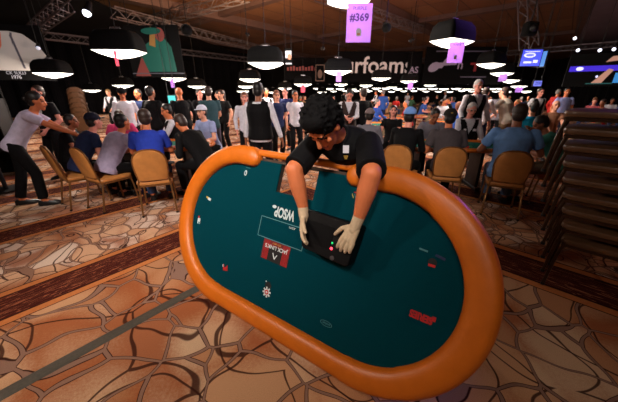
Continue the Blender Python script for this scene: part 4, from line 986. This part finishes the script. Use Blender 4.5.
seat(496, 3.72, 2.55, 5.1, 'large man in light blue shirt seen from behind at the right table', 'tan banquet chair under the large man in light blue', shirt=C_LBLUE, trousers=cloth('patterned_blue_shorts', 96, 120, 160), lean=0.22, hunch=0.05, H=1.92, fat=1.32, sk='brown', hairm=HAIR_BR, sleeve=0.5, handR=(0.3, 0.45, 0.8), handL=(-0.3, 0.48, 0.8), deg=-27)
seat(544, 4.0, 2.3, 4.9, 'boy in teal T shirt resting his head on his hand', 'tan banquet chair under the boy in teal', shirt=C_TEAL, trousers=K_KHAKI, lean=0.35, hunch=0.25, H=1.7, sk='brown', head=(0.5, 0.2), sleeve=0.5, handL=(-0.1, 0.42, 1.05), handR=(0.0, 0.52, 0.9), fat=0.95)
seat(457, 5.75, 2.6, 4.5, 'seated white haired dealer in black waistcoat with white badges', None, shirt=K_WHITE, vest=K_BLACK, trousers=K_BLACK, lean=0.1, H=1.8, hair='short', white_hair=True, sleeve=1.5, sk='pink', head=(0.25, 0), deg=172)
I = person.info; co = [o for o in bpy.data.objects if o.get('label', '').startswith('seated white haired')][0]
mb = MB(); Bq = Matrix((I['rt'], I['sp2'], -I['fw'])).transposed(); mb.lathe([(0.028, 0), (0.028, 0.004)], (0, 0, 0), 14) if False else None
mb.box(I['midl'] + I['sp2'] * 0.12 + I['fw'] * 0.16 + I['rt'] * 0.09, (0.05, 0.05, 0.004), Bq); mb.build('badge', M_WHITE, co); mb = MB(); mb.box(I['midl'] + I['sp2'] * 0.12 + I['fw'] * 0.16 - I['rt'] * 0.09, (0.06, 0.045, 0.004), Bq); mb.build('badge', M_WHITE, co)
mk(462, 6.6, 0, 0, 'tall white haired man in white shirt and black waistcoat standing behind the seated dealer', shirt=K_WHITE, vest=K_BLACK, trousers=K_BLACK, H=1.88, white_hair=True, sleeve=1.5, sk='pink', deg=180, fat=1.2, handR=(0.3, 0.2, 1.0), handL=(-0.3, 0.2, 1.0))
mk(472, 7.5, 0, 0, 'man in white shirt and navy trousers standing next to the tall white haired man', shirt=K_WHITE, trousers=K_NAVY, H=1.74, hairm=HAIR_BR, sleeve=1.5, deg=-60, handR=(0.15, 0.4, 1.1), handL=(-0.1, 0.4, 1.05), sk='pink')
mk(498, 7.4, 0, 0, 'broad man in cream shirt leaning over a table beyond the light blue shirt', shirt=C_CREAM, trousers=K_KHAKI, H=1.78, fat=1.3, lean=0.35, deg=35, handR=(0.25, 0.6, 0.85), handL=(-0.25, 0.6, 0.85), hairm=HAIR_BR)
mk(488, 8.7, 0, 0, 'man in grey shirt reaching towards the cream shirted man', shirt=C_GREY, trousers=K_BLACK, H=1.72, lean=0.2, deg=-60, sk='brown', handR=(0.2, 0.5, 1.1))
seat(517, 6.2, 2.6, 8.0, 'seated player in turquoise T shirt seen from behind', 'tan banquet chair behind the turquoise T shirt', shirt=C_TURQ, trousers=K_BLACK, H=1.78, deg=-5, sleeve=0.5)
mk(525, 9.0, 0, 0, 'dealer in white shirt and dark waistcoat standing beyond the turquoise T shirt', shirt=K_WHITE, vest=K_BLACK, trousers=K_BLACK, H=1.74, sleeve=1.5, deg=180, sk='pink')
mk(551, 9.6, 0, 0, 'person in blue and white shirt standing near the dark curtain', shirt=cloth('blue_white', 150, 160, 215), trousers=K_NAVY, H=1.76, deg=150, sk='tan')
seat(540, 7.4, 2.6, 8.0, 'bald player in tan shirt beyond the boy in teal', None, shirt=cloth('tan_top', 150, 104, 80), trousers=K_BLACK, H=1.8, bald=True, deg=160)

# ------------------------------------------------------------------ stacked chairs
shaded_chair = make_chair(True)  # shade of the right edge is in this copy's materials
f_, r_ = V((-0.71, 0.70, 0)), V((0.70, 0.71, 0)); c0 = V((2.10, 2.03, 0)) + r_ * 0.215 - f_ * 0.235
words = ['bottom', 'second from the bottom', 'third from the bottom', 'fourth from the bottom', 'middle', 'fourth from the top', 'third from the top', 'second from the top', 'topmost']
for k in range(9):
    o = shaded_chair if k == 0 else copy_tree(shaded_chair)
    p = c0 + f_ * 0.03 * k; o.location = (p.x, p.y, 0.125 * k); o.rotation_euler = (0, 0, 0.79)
    tag(o, '%s chair of the tall shaded stack at the right edge' % words[k], 'chair', 'stack of banquet chairs at the right edge')
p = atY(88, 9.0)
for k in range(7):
    o = copy_tree(shaded_chair); q_ = V((p.x + 0.012 * k, p.y, 0.14 * k)); o.location = q_; o.rotation_euler = (0, 0, 0.7)  # darkened copy again, dimness of the background put into the colour
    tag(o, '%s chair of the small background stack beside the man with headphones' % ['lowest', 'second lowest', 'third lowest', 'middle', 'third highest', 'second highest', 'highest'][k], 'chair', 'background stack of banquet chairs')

# ------------------------------------------------------------------ screens, banners and posters
def panel(name, c, w, h, rz, m, label, cat, depth=0.05, frame=0.0, wires=True):
    root = empty(name, c, rz); tag(root, label, cat)
    mb = MB(); mb.box((0, 0, 0), (w, depth, h)); mb.build('casing' if frame else 'cloth_panel', M_BLACKMETAL if frame else m, root)
    if frame:
        mb = MB(); mb.box((0, -depth / 2 - 0.003, 0), (w - frame, 0.006, h - frame)); mb.build('screen', m, root)
    if wires:
        for x in (-w * 0.4, w * 0.4): mb = MB(); mb.limb((x, 0, h / 2), (x, 0, CZ - c[2]), 0.01, seg=5); mb.build('hanging_wire', M_BLACKMETAL, root)
    return root
def art(root, polys, mats, y, name='printed_picture'):
    mb = MB()
    for k, (mi, pts) in enumerate(polys): mb.add([V((x, y - 0.0008 * k, z)) for x, z in pts], [tuple(range(len(pts)))], mi)
    return mb.build(name, mats, root)
def oval(cx, cz, a, b, n=16, rot=0): return [(cx + a * math.cos(t) * math.cos(rot) - b * math.sin(t) * math.sin(rot), cz + a * math.cos(t) * math.sin(rot) + b * math.sin(t) * math.cos(rot)) for t in [2 * PI * i / n for i in range(n)]]
def rect(x0, z0, x1, z1): return [(x0, z0), (x1, z0), (x1, z1), (x0, z1)]
MX90 = Matrix.Rotation(PI / 2, 4, 'X')
def put(root, s, size, x, z, y, m, name='lettering', bold=0.0):
    mb = MB(); put_text(mb, s, size, Matrix.Translation((x, y, z)) @ MX90, 0, bold, 1.0, 0.002); return mb.build(name, m, root)
LUM = 0.35
def glow(n, r, g, b, e): return mat('glow_' + n, rgb(r, g, b), 0.5, emit=e)  # emissive colour; on posters, banners and cards it stands in for light
# white shirted poster
D = 9.6; k = D / F_PX; c = atdepth(12, 53, D)
r = panel('hanging_poster', c, 62 * k, 50 * k, 0.25, M_BLACK, 'big poster of a man in an open white shirt with a year lettered below', 'poster')
P_SH = glow('poster_shirt', 190, 182, 176, 0.25); P_SK = glow('poster_skin', 200, 110, 80, 0.22); P_GR = glow('poster_grey', 90, 86, 96, 0.2); P_TX = glow('poster_text', 170, 170, 180, 0.3)  # print made to glow faintly so the poster looks lit
art(r, [(0, [(-26 * k, -16 * k), (22 * k, -16 * k), (24 * k, -6 * k), (29 * k, -2 * k), (24 * k, 8 * k), (14 * k, 17 * k), (4 * k, 19 * k), (-24 * k, 19 * k)]), (1, [(-14 * k, -4 * k), (-6 * k, 6 * k), (-3 * k, 18 * k), (-18 * k, 18 * k), (-20 * k, 4 * k)]),
        (2, [(6 * k, -14 * k), (8 * k, -14 * k), (5 * k, 16 * k), (3 * k, 16 * k)]), (2, [(3 * k, 6 * k), (6 * k, 18 * k), (4 * k, 18 * k)]), (1, oval(-10 * k, 24 * k, 7 * k, 7 * k))], [P_SH, P_SK, P_GR], -0.03)
put(r, 'CK SULLI', 4.2 * k, -2 * k, -18.2 * k, -0.032, P_TX); put(r, '1976', 4.6 * k, -3 * k, -22.2 * k, -0.032, P_TX, bold=0.003)
# green clad singer
D = 9.0; k = D / F_PX; c = atdepth(155, 52, D)
r = panel('hanging_poster', c, 54 * k, 46 * k, -0.05, M_BLACK, 'poster of a figure in a green jacket behind the largest lamp', 'poster')
art(r, [(0, [(-20 * k, -18 * k), (20 * k, -18 * k), (18 * k, 4 * k), (12 * k, 12 * k), (2 * k, 12 * k), (-12 * k, 4 * k)]), (1, oval(8 * k, 15 * k, 5 * k, 6 * k)), (2, [(-4 * k, 6 * k), (0, 22 * k), (4 * k, 18 * k), (2 * k, 4 * k)]), (1, [(-24 * k, -22 * k), (-14 * k, -4 * k), (-8 * k, -22 * k)]), (0, oval(0, 18 * k, 10 * k, 3 * k)), (3, rect(-27 * k, -20 * k, 27 * k, -19 * k))],
    [glow('poster_green', 24, 90, 80, 0.12), glow('poster_face', 130, 64, 60, 0.12), glow('poster_gold', 150, 110, 60, 0.15), glow('poster_line', 80, 80, 90, 0.2)], -0.03)  # weak emission on the print in place of light falling on it
# banners above the crowd
M_BAN = mat('banner_black', rgb(9, 8, 10), 0.9, spec=0.1); B_TX = glow('banner_text', 176, 160, 156, 0.35); B_RD = glow('banner_red', 110, 24, 28, 0.3); B_GD = glow('banner_tan', 90, 62, 50, 0.2)  # banner lettering glows a little as painted light
D = 20; k = D / F_PX; c = atdepth(379, 67, D); r = panel('hanging_banner', c, 84 * k, 28 * k, 0, M_BAN, 'black banner with white letters rfoams above the crowd', 'banner')
put(r, 'urfoams', 21 * k, -1 * k, 1 * k, -0.03, B_TX, bold=0.02)
D = 19; k = D / F_PX; c = atdepth(464, 66, D); r = panel('hanging_banner', c, 80 * k, 34 * k, 0, M_BAN, 'black banner with a pale swoosh emblem behind the lilac sign', 'banner')
art(r, [(0, oval(-30 * k, -1 * k, 6 * k, 4 * k, rot=.5)), (0, [(-26 * k, -2 * k), (-18 * k, 8 * k), (-14 * k, 9 * k), (-22 * k, -2 * k)]), (0, [(-30 * k, 0), (-8 * k, 1 * k), (-8 * k, 3 * k), (-30 * k, 3 * k)]), (1, rect(6 * k, 1 * k, 16 * k, 3 * k)), (1, rect(10 * k, -5 * k, 12.5 * k, 3 * k)), (2, rect(-30 * k, 12.5 * k, 30 * k, 13.5 * k)), (2, rect(-2 * k, -10.5 * k, 24 * k, -9.5 * k))], [glow('banner_grey', 130, 112, 130, 0.25), B_RD, glow('banner_dim', 80, 70, 84, 0.2)], -0.03)  # emblem colours carry their own faint light
put(r, 'n', 12 * k, -4 * k, 1 * k, -0.03, glow('banner_grey', 0, 0, 0, 0), bold=0.01)
D = 22; k = D / F_PX; c = atdepth(304, 69, D); r = panel('hanging_banner', c, 40 * k, 20 * k, 0, M_BAN, 'dark banner with dim red lettering over the passing players', 'banner')
art(r, [(0, rect(-16 * k, 0 + i * 0, -16 * k, 0)) for i in ()] + [(0, rect((-17 + 3 * i) * k, -1.5 * k, (-15 + 3 * i) * k, (1.5 + (i % 3) * .6) * k)) for i in range(10)], [B_RD], -0.03, 'dim_red_letters')
D = 21; k = D / F_PX; c = atdepth(320, 73, D); r = panel('hanging_banner', c, 11 * k, 17 * k, 0, M_BAN, 'small framed dark poster at the end of the dim red banner', 'banner')
art(r, [(0, rect(-4.5 * k, -7.5 * k, 4.5 * k, 7.5 * k)), (1, rect(-3.8 * k, -6.8 * k, 3.8 * k, 6.8 * k)), (0, oval(0, -1 * k, 2.4 * k, 4 * k))], [B_GD, M_BAN], -0.03)
D = 21; k = D / F_PX; c = atdepth(408, 68, D); 
D = 19.5; k = D / F_PX; c = atdepth(414, 68, D)
r = panel('hanging_banner', c, 14 * k, 26 * k, 0, M_BAN, 'narrow dark banner between the lettered banner and the swoosh banner', 'banner'); put(r, 'AS', 8 * k, 0, -2 * k, -0.03, glow('banner_grey', 0, 0, 0, 0), bold=0.01)
# photo board hanging by the near waistcoat lamp
D = 9.5; k = D / F_PX; c = atdepth(288.5, 57, D); r = panel('hanging_sign', c, 7 * k, 15 * k, 0, M_BLACK, 'small white and dark photo card hanging beside the lamp over the waistcoat man', 'sign')
art(r, [(0, rect(-3 * k, -1 * k, 3 * k, 5.5 * k)), (1, oval(1 * k, 0, 2 * k, 2.6 * k)), (0, rect(-3 * k, -6.5 * k, 3 * k, -5.5 * k))], [glow('card_white', 200, 200, 210, 0.5), glow('card_skin', 190, 120, 90, 0.4)], -0.03)  # card print is self-lit in place of lamp light
# blue screens on the tower
def screen(px, py, w, h, D, rz, lab, cat='screen', col=(70, 80, 220), e=1.2, blobs=True):
    k = D / F_PX; c = atdepth(px, py, D); r = panel('display_screen', c, w * k, h * k, rz, glow('screen_%d_%d' % (col[0], col[2]), *col, e), lab, cat, 0.08, 0.06)
    if blobs:
        wv = [(0, oval(-w * .1 * k, h * .15 * k, w * .28 * k, h * .14 * k)), (1, oval(-w * .1 * k, h * .15 * k, w * .2 * k, h * .07 * k)), (0, rect(-w * .32 * k, -h * .3 * k, w * .05 * k, -h * .2 * k)), (0, rect(w * .12 * k, -h * .28 * k, w * .34 * k, -h * .12 * k)), (0, rect(-w * .36 * k, h * .33 * k, w * .34 * k, h * .37 * k))]
        art(r, wv, [glow('screen_white', 205, 205, 250, 1.3), glow('screen_blue_mid', 110, 120, 240, 1.0)], -0.05, 'screen_picture')
    return r
screen(530.5, 58, 20, 16, 10.5, -0.08, 'bright blue tournament screen hanging on the lit tower')
screen(543, 59, 7, 15, 10.7, -1.1, 'second blue screen turned away on the side of the tower', col=(90, 150, 230), e=0.9, blobs=False)
r = screen(537, 83.5, 9, 6, 13.5, 0, 'small lower blue screen with numerals under the tower', col=(120, 130, 240), e=1.0, blobs=False)
put(r, '200', 4.5 * 13.5 / F_PX, 0, 0, -0.055, glow('screen_dark', 30, 30, 90, 0.1))
r = screen(176 - 3.5, 99.5, 9, 9, 9.3, 0, 'small teal screen behind the bald man in black', col=(70, 190, 190), e=0.9, blobs=False)
D = 12.5; k = D / F_PX; c = atdepth(600, 70, D); r = panel('projection_screen', c, 52 * k, 30 * k, -0.5, M_BLACK, 'projection screen with a reaching arm and a glowing blue bar', 'screen', 0.05, 0.02)
art(r, [(0, rect(-24 * k, -1 * k, 24 * k, 4 * k)), (1, oval(-16 * k, 1.5 * k, 3 * k, 1.8 * k)), (2, [(-4 * k, -12 * k), (4 * k, -12 * k), (10 * k, 0), (6 * k, 1 * k)]), (2, [(2 * k, 7 * k), (20 * k, 9 * k), (20 * k, 13 * k), (6 * k, 12 * k)]), (3, rect(12 * k, -12 * k, 20 * k, -3 * k)), (1, oval(-1 * k, -6 * k, 1 * k, 1 * k)), (4, rect(-8 * k, -13 * k, 12 * k, -12 * k))],
    [glow('bar_violet', 60, 40, 190, 1.0), glow('screen_white', 0, 0, 0, 0), glow('arm_skin', 200, 150, 130, 0.5), glow('sky_blue', 60, 140, 210, 0.7), glow('floor_teal', 40, 90, 90, 0.5)], -0.04, 'screen_picture')
# lattice tower with loudspeaker
truss(atdepth(527, -6, 10.8), atdepth(529, 48, 10.8), 'vertical lattice tower lit violet above the blue screen', 0.42)
c = atdepth(530, 29, 10.2); r = empty('loudspeaker', c); tag(r, 'round black loudspeaker hanging on the lattice tower', 'loudspeaker')
mb = MB(); mb.box((0, 0, 0), (0.42, 0.36, 0.46), bev=0.05); mb.build('cabinet', M_BLACK, r, True); mb = MB(); mb.limb((0, -0.17, 0), (0, -0.20, 0), 0.15, 0.12, 18); mb.build('speaker_cone', M_BLACKMETAL, r, True); mb = MB(); mb.limb((0, 0, .2), (0, 0, CZ - c.z), 0.012, seg=5); mb.build('hanging_wire', M_BLACKMETAL, r)
c = atdepth(133, 20, 8.5)
# small stage lights
def stage_light(px, py, D, lab, tgt, col=(230, 235, 255), e=6.0, s=1.0):
    c = atdepth(px, py, D); r = empty('stage_light', c); tag(r, lab, 'stage light', 'stage lights in the roof')
    dv = (V(tgt) - c).normalized() * 0.12 * s; mb = MB(); mb.limb(-dv, dv, 0.06 * s, 0.10 * s, 14, round1=False); mb.build('can', M_BLACKMETAL, r, True)
    mb = MB(); mb.limb(dv * 1.0, dv * 1.08, 0.085 * s, 0.085 * s, 14); mb.build('lens', (glow('lens_%d' % int(e * 100), *col, e) if e > 0.1 else M_BLACK), r, True)
    mb = MB(); mb.limb((0, 0, 0.05), (0, 0, (CZ if px < 560 else 5.89) - c.z), 0.012, seg=5); mb.build('yoke', M_BLACKMETAL, r)
stage_light(88, 8, 6.5, 'white glowing stage light on the truss above the largest lamp', (-6, 4, -3), s=1.0)
stage_light(38, 46, 9, 'tiny pale stage light hanging beside the white shirt poster', (-6, 5, -3), e=0.5, s=0.7)
for px, py, lab in ((575, 38, 'stage light nearest the soffit edge'), (578, 50, 'left one of the three small white stage lights in a row'), (600, 50, 'middle one of the three small white stage lights in a row'), (614, 49, 'right one of the three small white stage lights in a row')):
    stage_light(px, py, 12, lab, (2, 2, 0), e=4, s=0.7)
for px, py, lab in ((247, 34, 'small pale conical light under the wooden ceiling panels'), (412, 40, 'dim stage light near the lettered banner'), (323, 48, 'dim stage light between the dark banners')):
    stage_light(px, py, 11, lab, (0, 30, 3), e=0.35, s=0.8)
stage_light(187, 28, 9, 'black unlit stage light clamped to the long truss', (-2, 3, 0), e=0.02, s=1.8)
stage_light(386, 26, 9, 'black unlit stage light beside the purple number sign', (2, 3, 0), e=0.02, s=1.5)
# merchandise shelf and monitor at the left edge
p = atY(2, 5.6); r = empty('display_shelf', (p.x, p.y, 0), 0.3); tag(r, 'dark display shelf with pale lettered header at the left edge', 'shelf')
mb = MB(); mb.box((-0.25, 0.2, 0.95), (1.3, 0.05, 1.9)); mb.build('back_panel', M_BLACK, r)
for z in (0.5, 0.95, 1.3):
    mb = MB(); mb.box((-0.25, 0.0, z), (1.3, 0.4, 0.03)); mb.build('shelf_board', M_BLACKMETAL, r)
for x in (-0.88, 0.38):
    mb = MB(); mb.box((x, 0.02, 0.75), (0.04, 0.42, 1.5)); mb.build('side_panel', M_BLACKMETAL, r)
H_ = glow('header_pale', 150, 156, 176, 0.3)
mb = MB()
for j, z in enumerate((1.74, 1.68, 1.62)):
    for i in range(9 - j * 2): mb.box((-0.7 + 0.12 * i, 0.17, z), (0.085, 0.006, 0.022 + (0.02 if j == 0 else 0)))
mb.build('header_print', H_, r)
B_ = [mat('bottle_pale', rgb(150, 150, 170), 0.3), mat('bottle_red', rgb(120, 30, 50), 0.3)]
for i in range(8):
    mb = MB(); mb.lathe([(0.03, 0), (0.034, 0.01), (0.034, 0.15), (0.014, 0.19), (0.014, 0.22)], (0, 0, 0), 12); loc = Matrix.Translation(V((p.x, p.y, 0))) @ Matrix.Rotation(0.3, 4, 'Z') @ V((-0.6 + 0.12 * i, -0.02, 1.315))
    o = mb.build('bottle', B_[i % 3 == 2], None, True); o.location = loc; tag(o, 'small %s bottle, %s from the left on the display shelf' % ('dark red' if i % 3 == 2 else 'pale', ORD[i]), 'bottle', 'bottles on the display shelf')
p = atY(3, 4.55); r = empty('monitor_stand', (p.x, p.y, 0), -0.5); tag(r, 'tilted monitor with dark red and teal picture on a stand at the left edge', 'monitor')
Rx = Matrix.Rotation(-0.35, 3, 'X')
mb = MB(); mb.box((0, 0, 1.18), (0.62, 0.05, 0.5), Rx, bev=0.01); mb.build('frame', mat('silver_bezel', rgb(120, 118, 128), 0.4, 0.5), r); mb = MB(); mb.box(Rx @ V((0, -0.03, 0)) + V((0, 0, 1.18)), (0.54, 0.01, 0.42), Rx); mb.build('screen', glow('monitor_dark', 36, 22, 34, 0.4), r)
mb = MB()
for x, z, w, h in ((-0.15, 0.08, 0.1, 0.14), (0.05, 0.02, 0.12, 0.24), (0.18, -0.08, 0.08, 0.1), (-0.12, -0.12, 0.14, 0.08)): mb.box(Rx @ V((x, -0.037, z)) + V((0, 0, 1.18)), (w, 0.003, h), Rx, 0 if x > 0 else 1)
mb.build('screen_picture', [glow('mon_red', 90, 20, 46, 0.5), glow('mon_teal', 60, 100, 110, 0.4)], r)
mb = MB(); mb.limb((0, 0.05, 0.04), (0, 0.05, 1.1), 0.03, seg=10); mb.build('post', M_BLACKMETAL, r); mb = MB(); mb.box((0, 0.05, 0.015), (0.5, 0.4, 0.03), bev=0.008); mb.build('base', M_BLACKMETAL, r)

# ------------------------------------------------------------------ distant crowd
def merge(pieces):
    slot = dict(body=0, hair=1, shirt=2, trousers=3, shoe=3, vest=4, cap=1, cap_brim=1)
    vs, fs, ms = [], [], []
    for nm, me, m in pieces:
        o = len(vs); vs += [v.co[:] for v in me.vertices]
        for p in me.polygons: fs.append(tuple(i + o for i in p.vertices)); ms.append(slot[nm])
    out = bpy.data.meshes.new('crowd_person'); out.from_pydata(vs, [], fs)
    for i in range(5): out.materials.append(M_BLACK)
    out.polygons.foreach_set('material_index', ms); out.polygons.foreach_set('use_smooth', [True] * len(fs)); out.update(); return out
CK = dict(fuse_all=True, voxel=0.022, shirt=K_BLACK, trousers=K_BLACK, gloves=None)
var = [
    merge(person((0, 0, 0), 0, '', sit=True, lean=0.3, sleeve=0.5, **CK)),
    merge(person((0, 0, 0), 0, '', sit=True, lean=0.12, sleeve=1.5, fat=1.15, head=(0.2, 0.3), **CK)),
    merge(person((0, 0, 0), 0, '', lean=0.05, sleeve=1.5, **CK)),
    merge(person((0, 0, 0), 0, '', lean=0.1, sleeve=0.5, hair='long', fat=0.92, H=1.66, handR=(0.15, 0.35, 1.0), handL=(-0.15, 0.35, 1.05), **CK)),
    merge(person((0, 0, 0), 0, '', lean=0.0, sleeve=1.5, vest=K_BLACK, head=(0.3, 0), handR=(0.15, 0.3, 1.0), handL=(-0.15, 0.3, 1.0), **CK)),
]
TOPS = [('white', K_WHITE), ('black', K_BLACK), ('grey', C_GREY), ('red', cloth('red', 170, 34, 30)), ('orange', cloth('orange', 214, 96, 36)), ('blue', cloth('mid_blue', 50, 84, 160)), ('tan', cloth('tan', 160, 120, 84)), ('pink', cloth('rose', 190, 90, 100)), ('navy', K_NAVY), ('green', cloth('green', 60, 96, 70))]
HAIRS = [HAIR_BR, mat('dark_hair', (0, 0, 0)), mat('blond_hair', rgb(150, 112, 66), 0.6), mat('grey_hair', rgb(120, 114, 110), 0.6), mat('auburn_hair', (0, 0, 0))]
SK = ['light', 'tan', 'brown', 'pink']
LABS = set()
def far_person(px, Y, vi, ti, rz):
    o = link('person', var[vi]); p = atY(px, Y); o.location = p; o.rotation_euler = (0, 0, rz)
    tn_, tm = TOPS[ti]
    if vi == 4: tn_, tm = 'white', K_WHITE
    zone = 'nearer' if Y < 10.5 else ('middle' if Y < 17 else 'farthest'); side = 'beside the aisle' if px < 345 else ('under the lettered banners' if px < 500 else 'towards the dark curtain')
    if px < 130: side = 'beyond the pink shirt player'
    kind_ = ('seated player', 'upright seated player', 'standing person', 'standing long haired person', 'waistcoated dealer')[vi]
    for _ in range(12):
        hi = rnd.randrange(5); lab = '%s in %s top with %s hair, %s rows %s' % (kind_, tn_, ('brown', 'dark', 'blond', 'grey', 'auburn')[hi], zone, side)
        if lab not in LABS: break
        tn_, tm = TOPS[rnd.randrange(10)] if vi != 4 else (tn_, tm)
    LABS.add(lab); HM = HAIRS[hi]
    mm = [skin(SK[rnd.randrange(4)]), HM, tm, [K_BLACK, K_JEANS, K_NAVY, K_KHAKI][rnd.randrange(4)], K_BLACK]
    for i, m in enumerate(mm): o.material_slots[i].link = 'OBJECT'; o.material_slots[i].material = m
    tag(o, lab, 'person', 'distant crowd, %s rows' % zone); return o
FT = ((1.9, 8.2), (5.0, 9.4), (3.6, 11.2), (0.4, 9.6), (7.4, 11.2), (-0.9, 11.0))
for Y, step in ((7.6, 1.15), (8.9, 1.2), (10.3, 1.25), (12.0, 1.35), (14.0, 1.5), (16.5, 1.8), (19.5, 2.2), (23.0, 2.6), (27.5, 3.2)):
    x = -9.0 if Y > 9 else -6
    while x < 14:
        x += step * rnd.uniform(0.75, 1.25); d = Y * CT + 0.5 * ST; px = 309 + F_PX * x / d
        ok = (268 < px < 345) or (366 < px < 640) or (92 < px < 124 and Y > 8.5)
        if Y < 8.2 and (px < 372 or 455 < px < 512 or px > 560): ok = False
        if px > 560 and Y < 9.5: ok = False
        if not ok: continue
        y = Y + rnd.uniform(-0.3, 0.3)
        if any((a - x) ** 2 + (b - y) ** 2 < 0.65 for a, b in placed) or any(abs(a - x) < 1.3 and abs(b - y) < 0.85 for a, b in FT): continue
        placed.append((x, y)); u = rnd.random(); vi = 0 if u < 0.38 else 1 if u < 0.66 else 2 if u < 0.78 else 3 if u < 0.88 else 4
        far_person(px, y, vi, rnd.choice([0, 0, 1, 1, 2, 3, 4, 5, 6, 7, 8, 9, 0, 1]), rnd.uniform(-PI, PI))
for x, y, lab in ((1.9, 8.2, 'nearest far poker table beyond the bearded player'), (5.0, 9.4, 'far poker table beyond the turquoise T shirt'), (3.6, 11.2, 'far poker table under the swoosh banner'), (0.4, 9.6, 'far poker table behind the card sorting dealer'), (7.4, 11.2, 'far poker table towards the dark curtain'), (-0.9, 11.0, 'far poker table beside the aisle')):
    t = copy_tree(tab0); t.location = (x, y, 0); t.rotation_euler = (0, 0, rnd.uniform(-.15, .15)); t.scale = (0.85, 0.85, 1); tag(t, lab, 'poker table', 'poker tables in play')
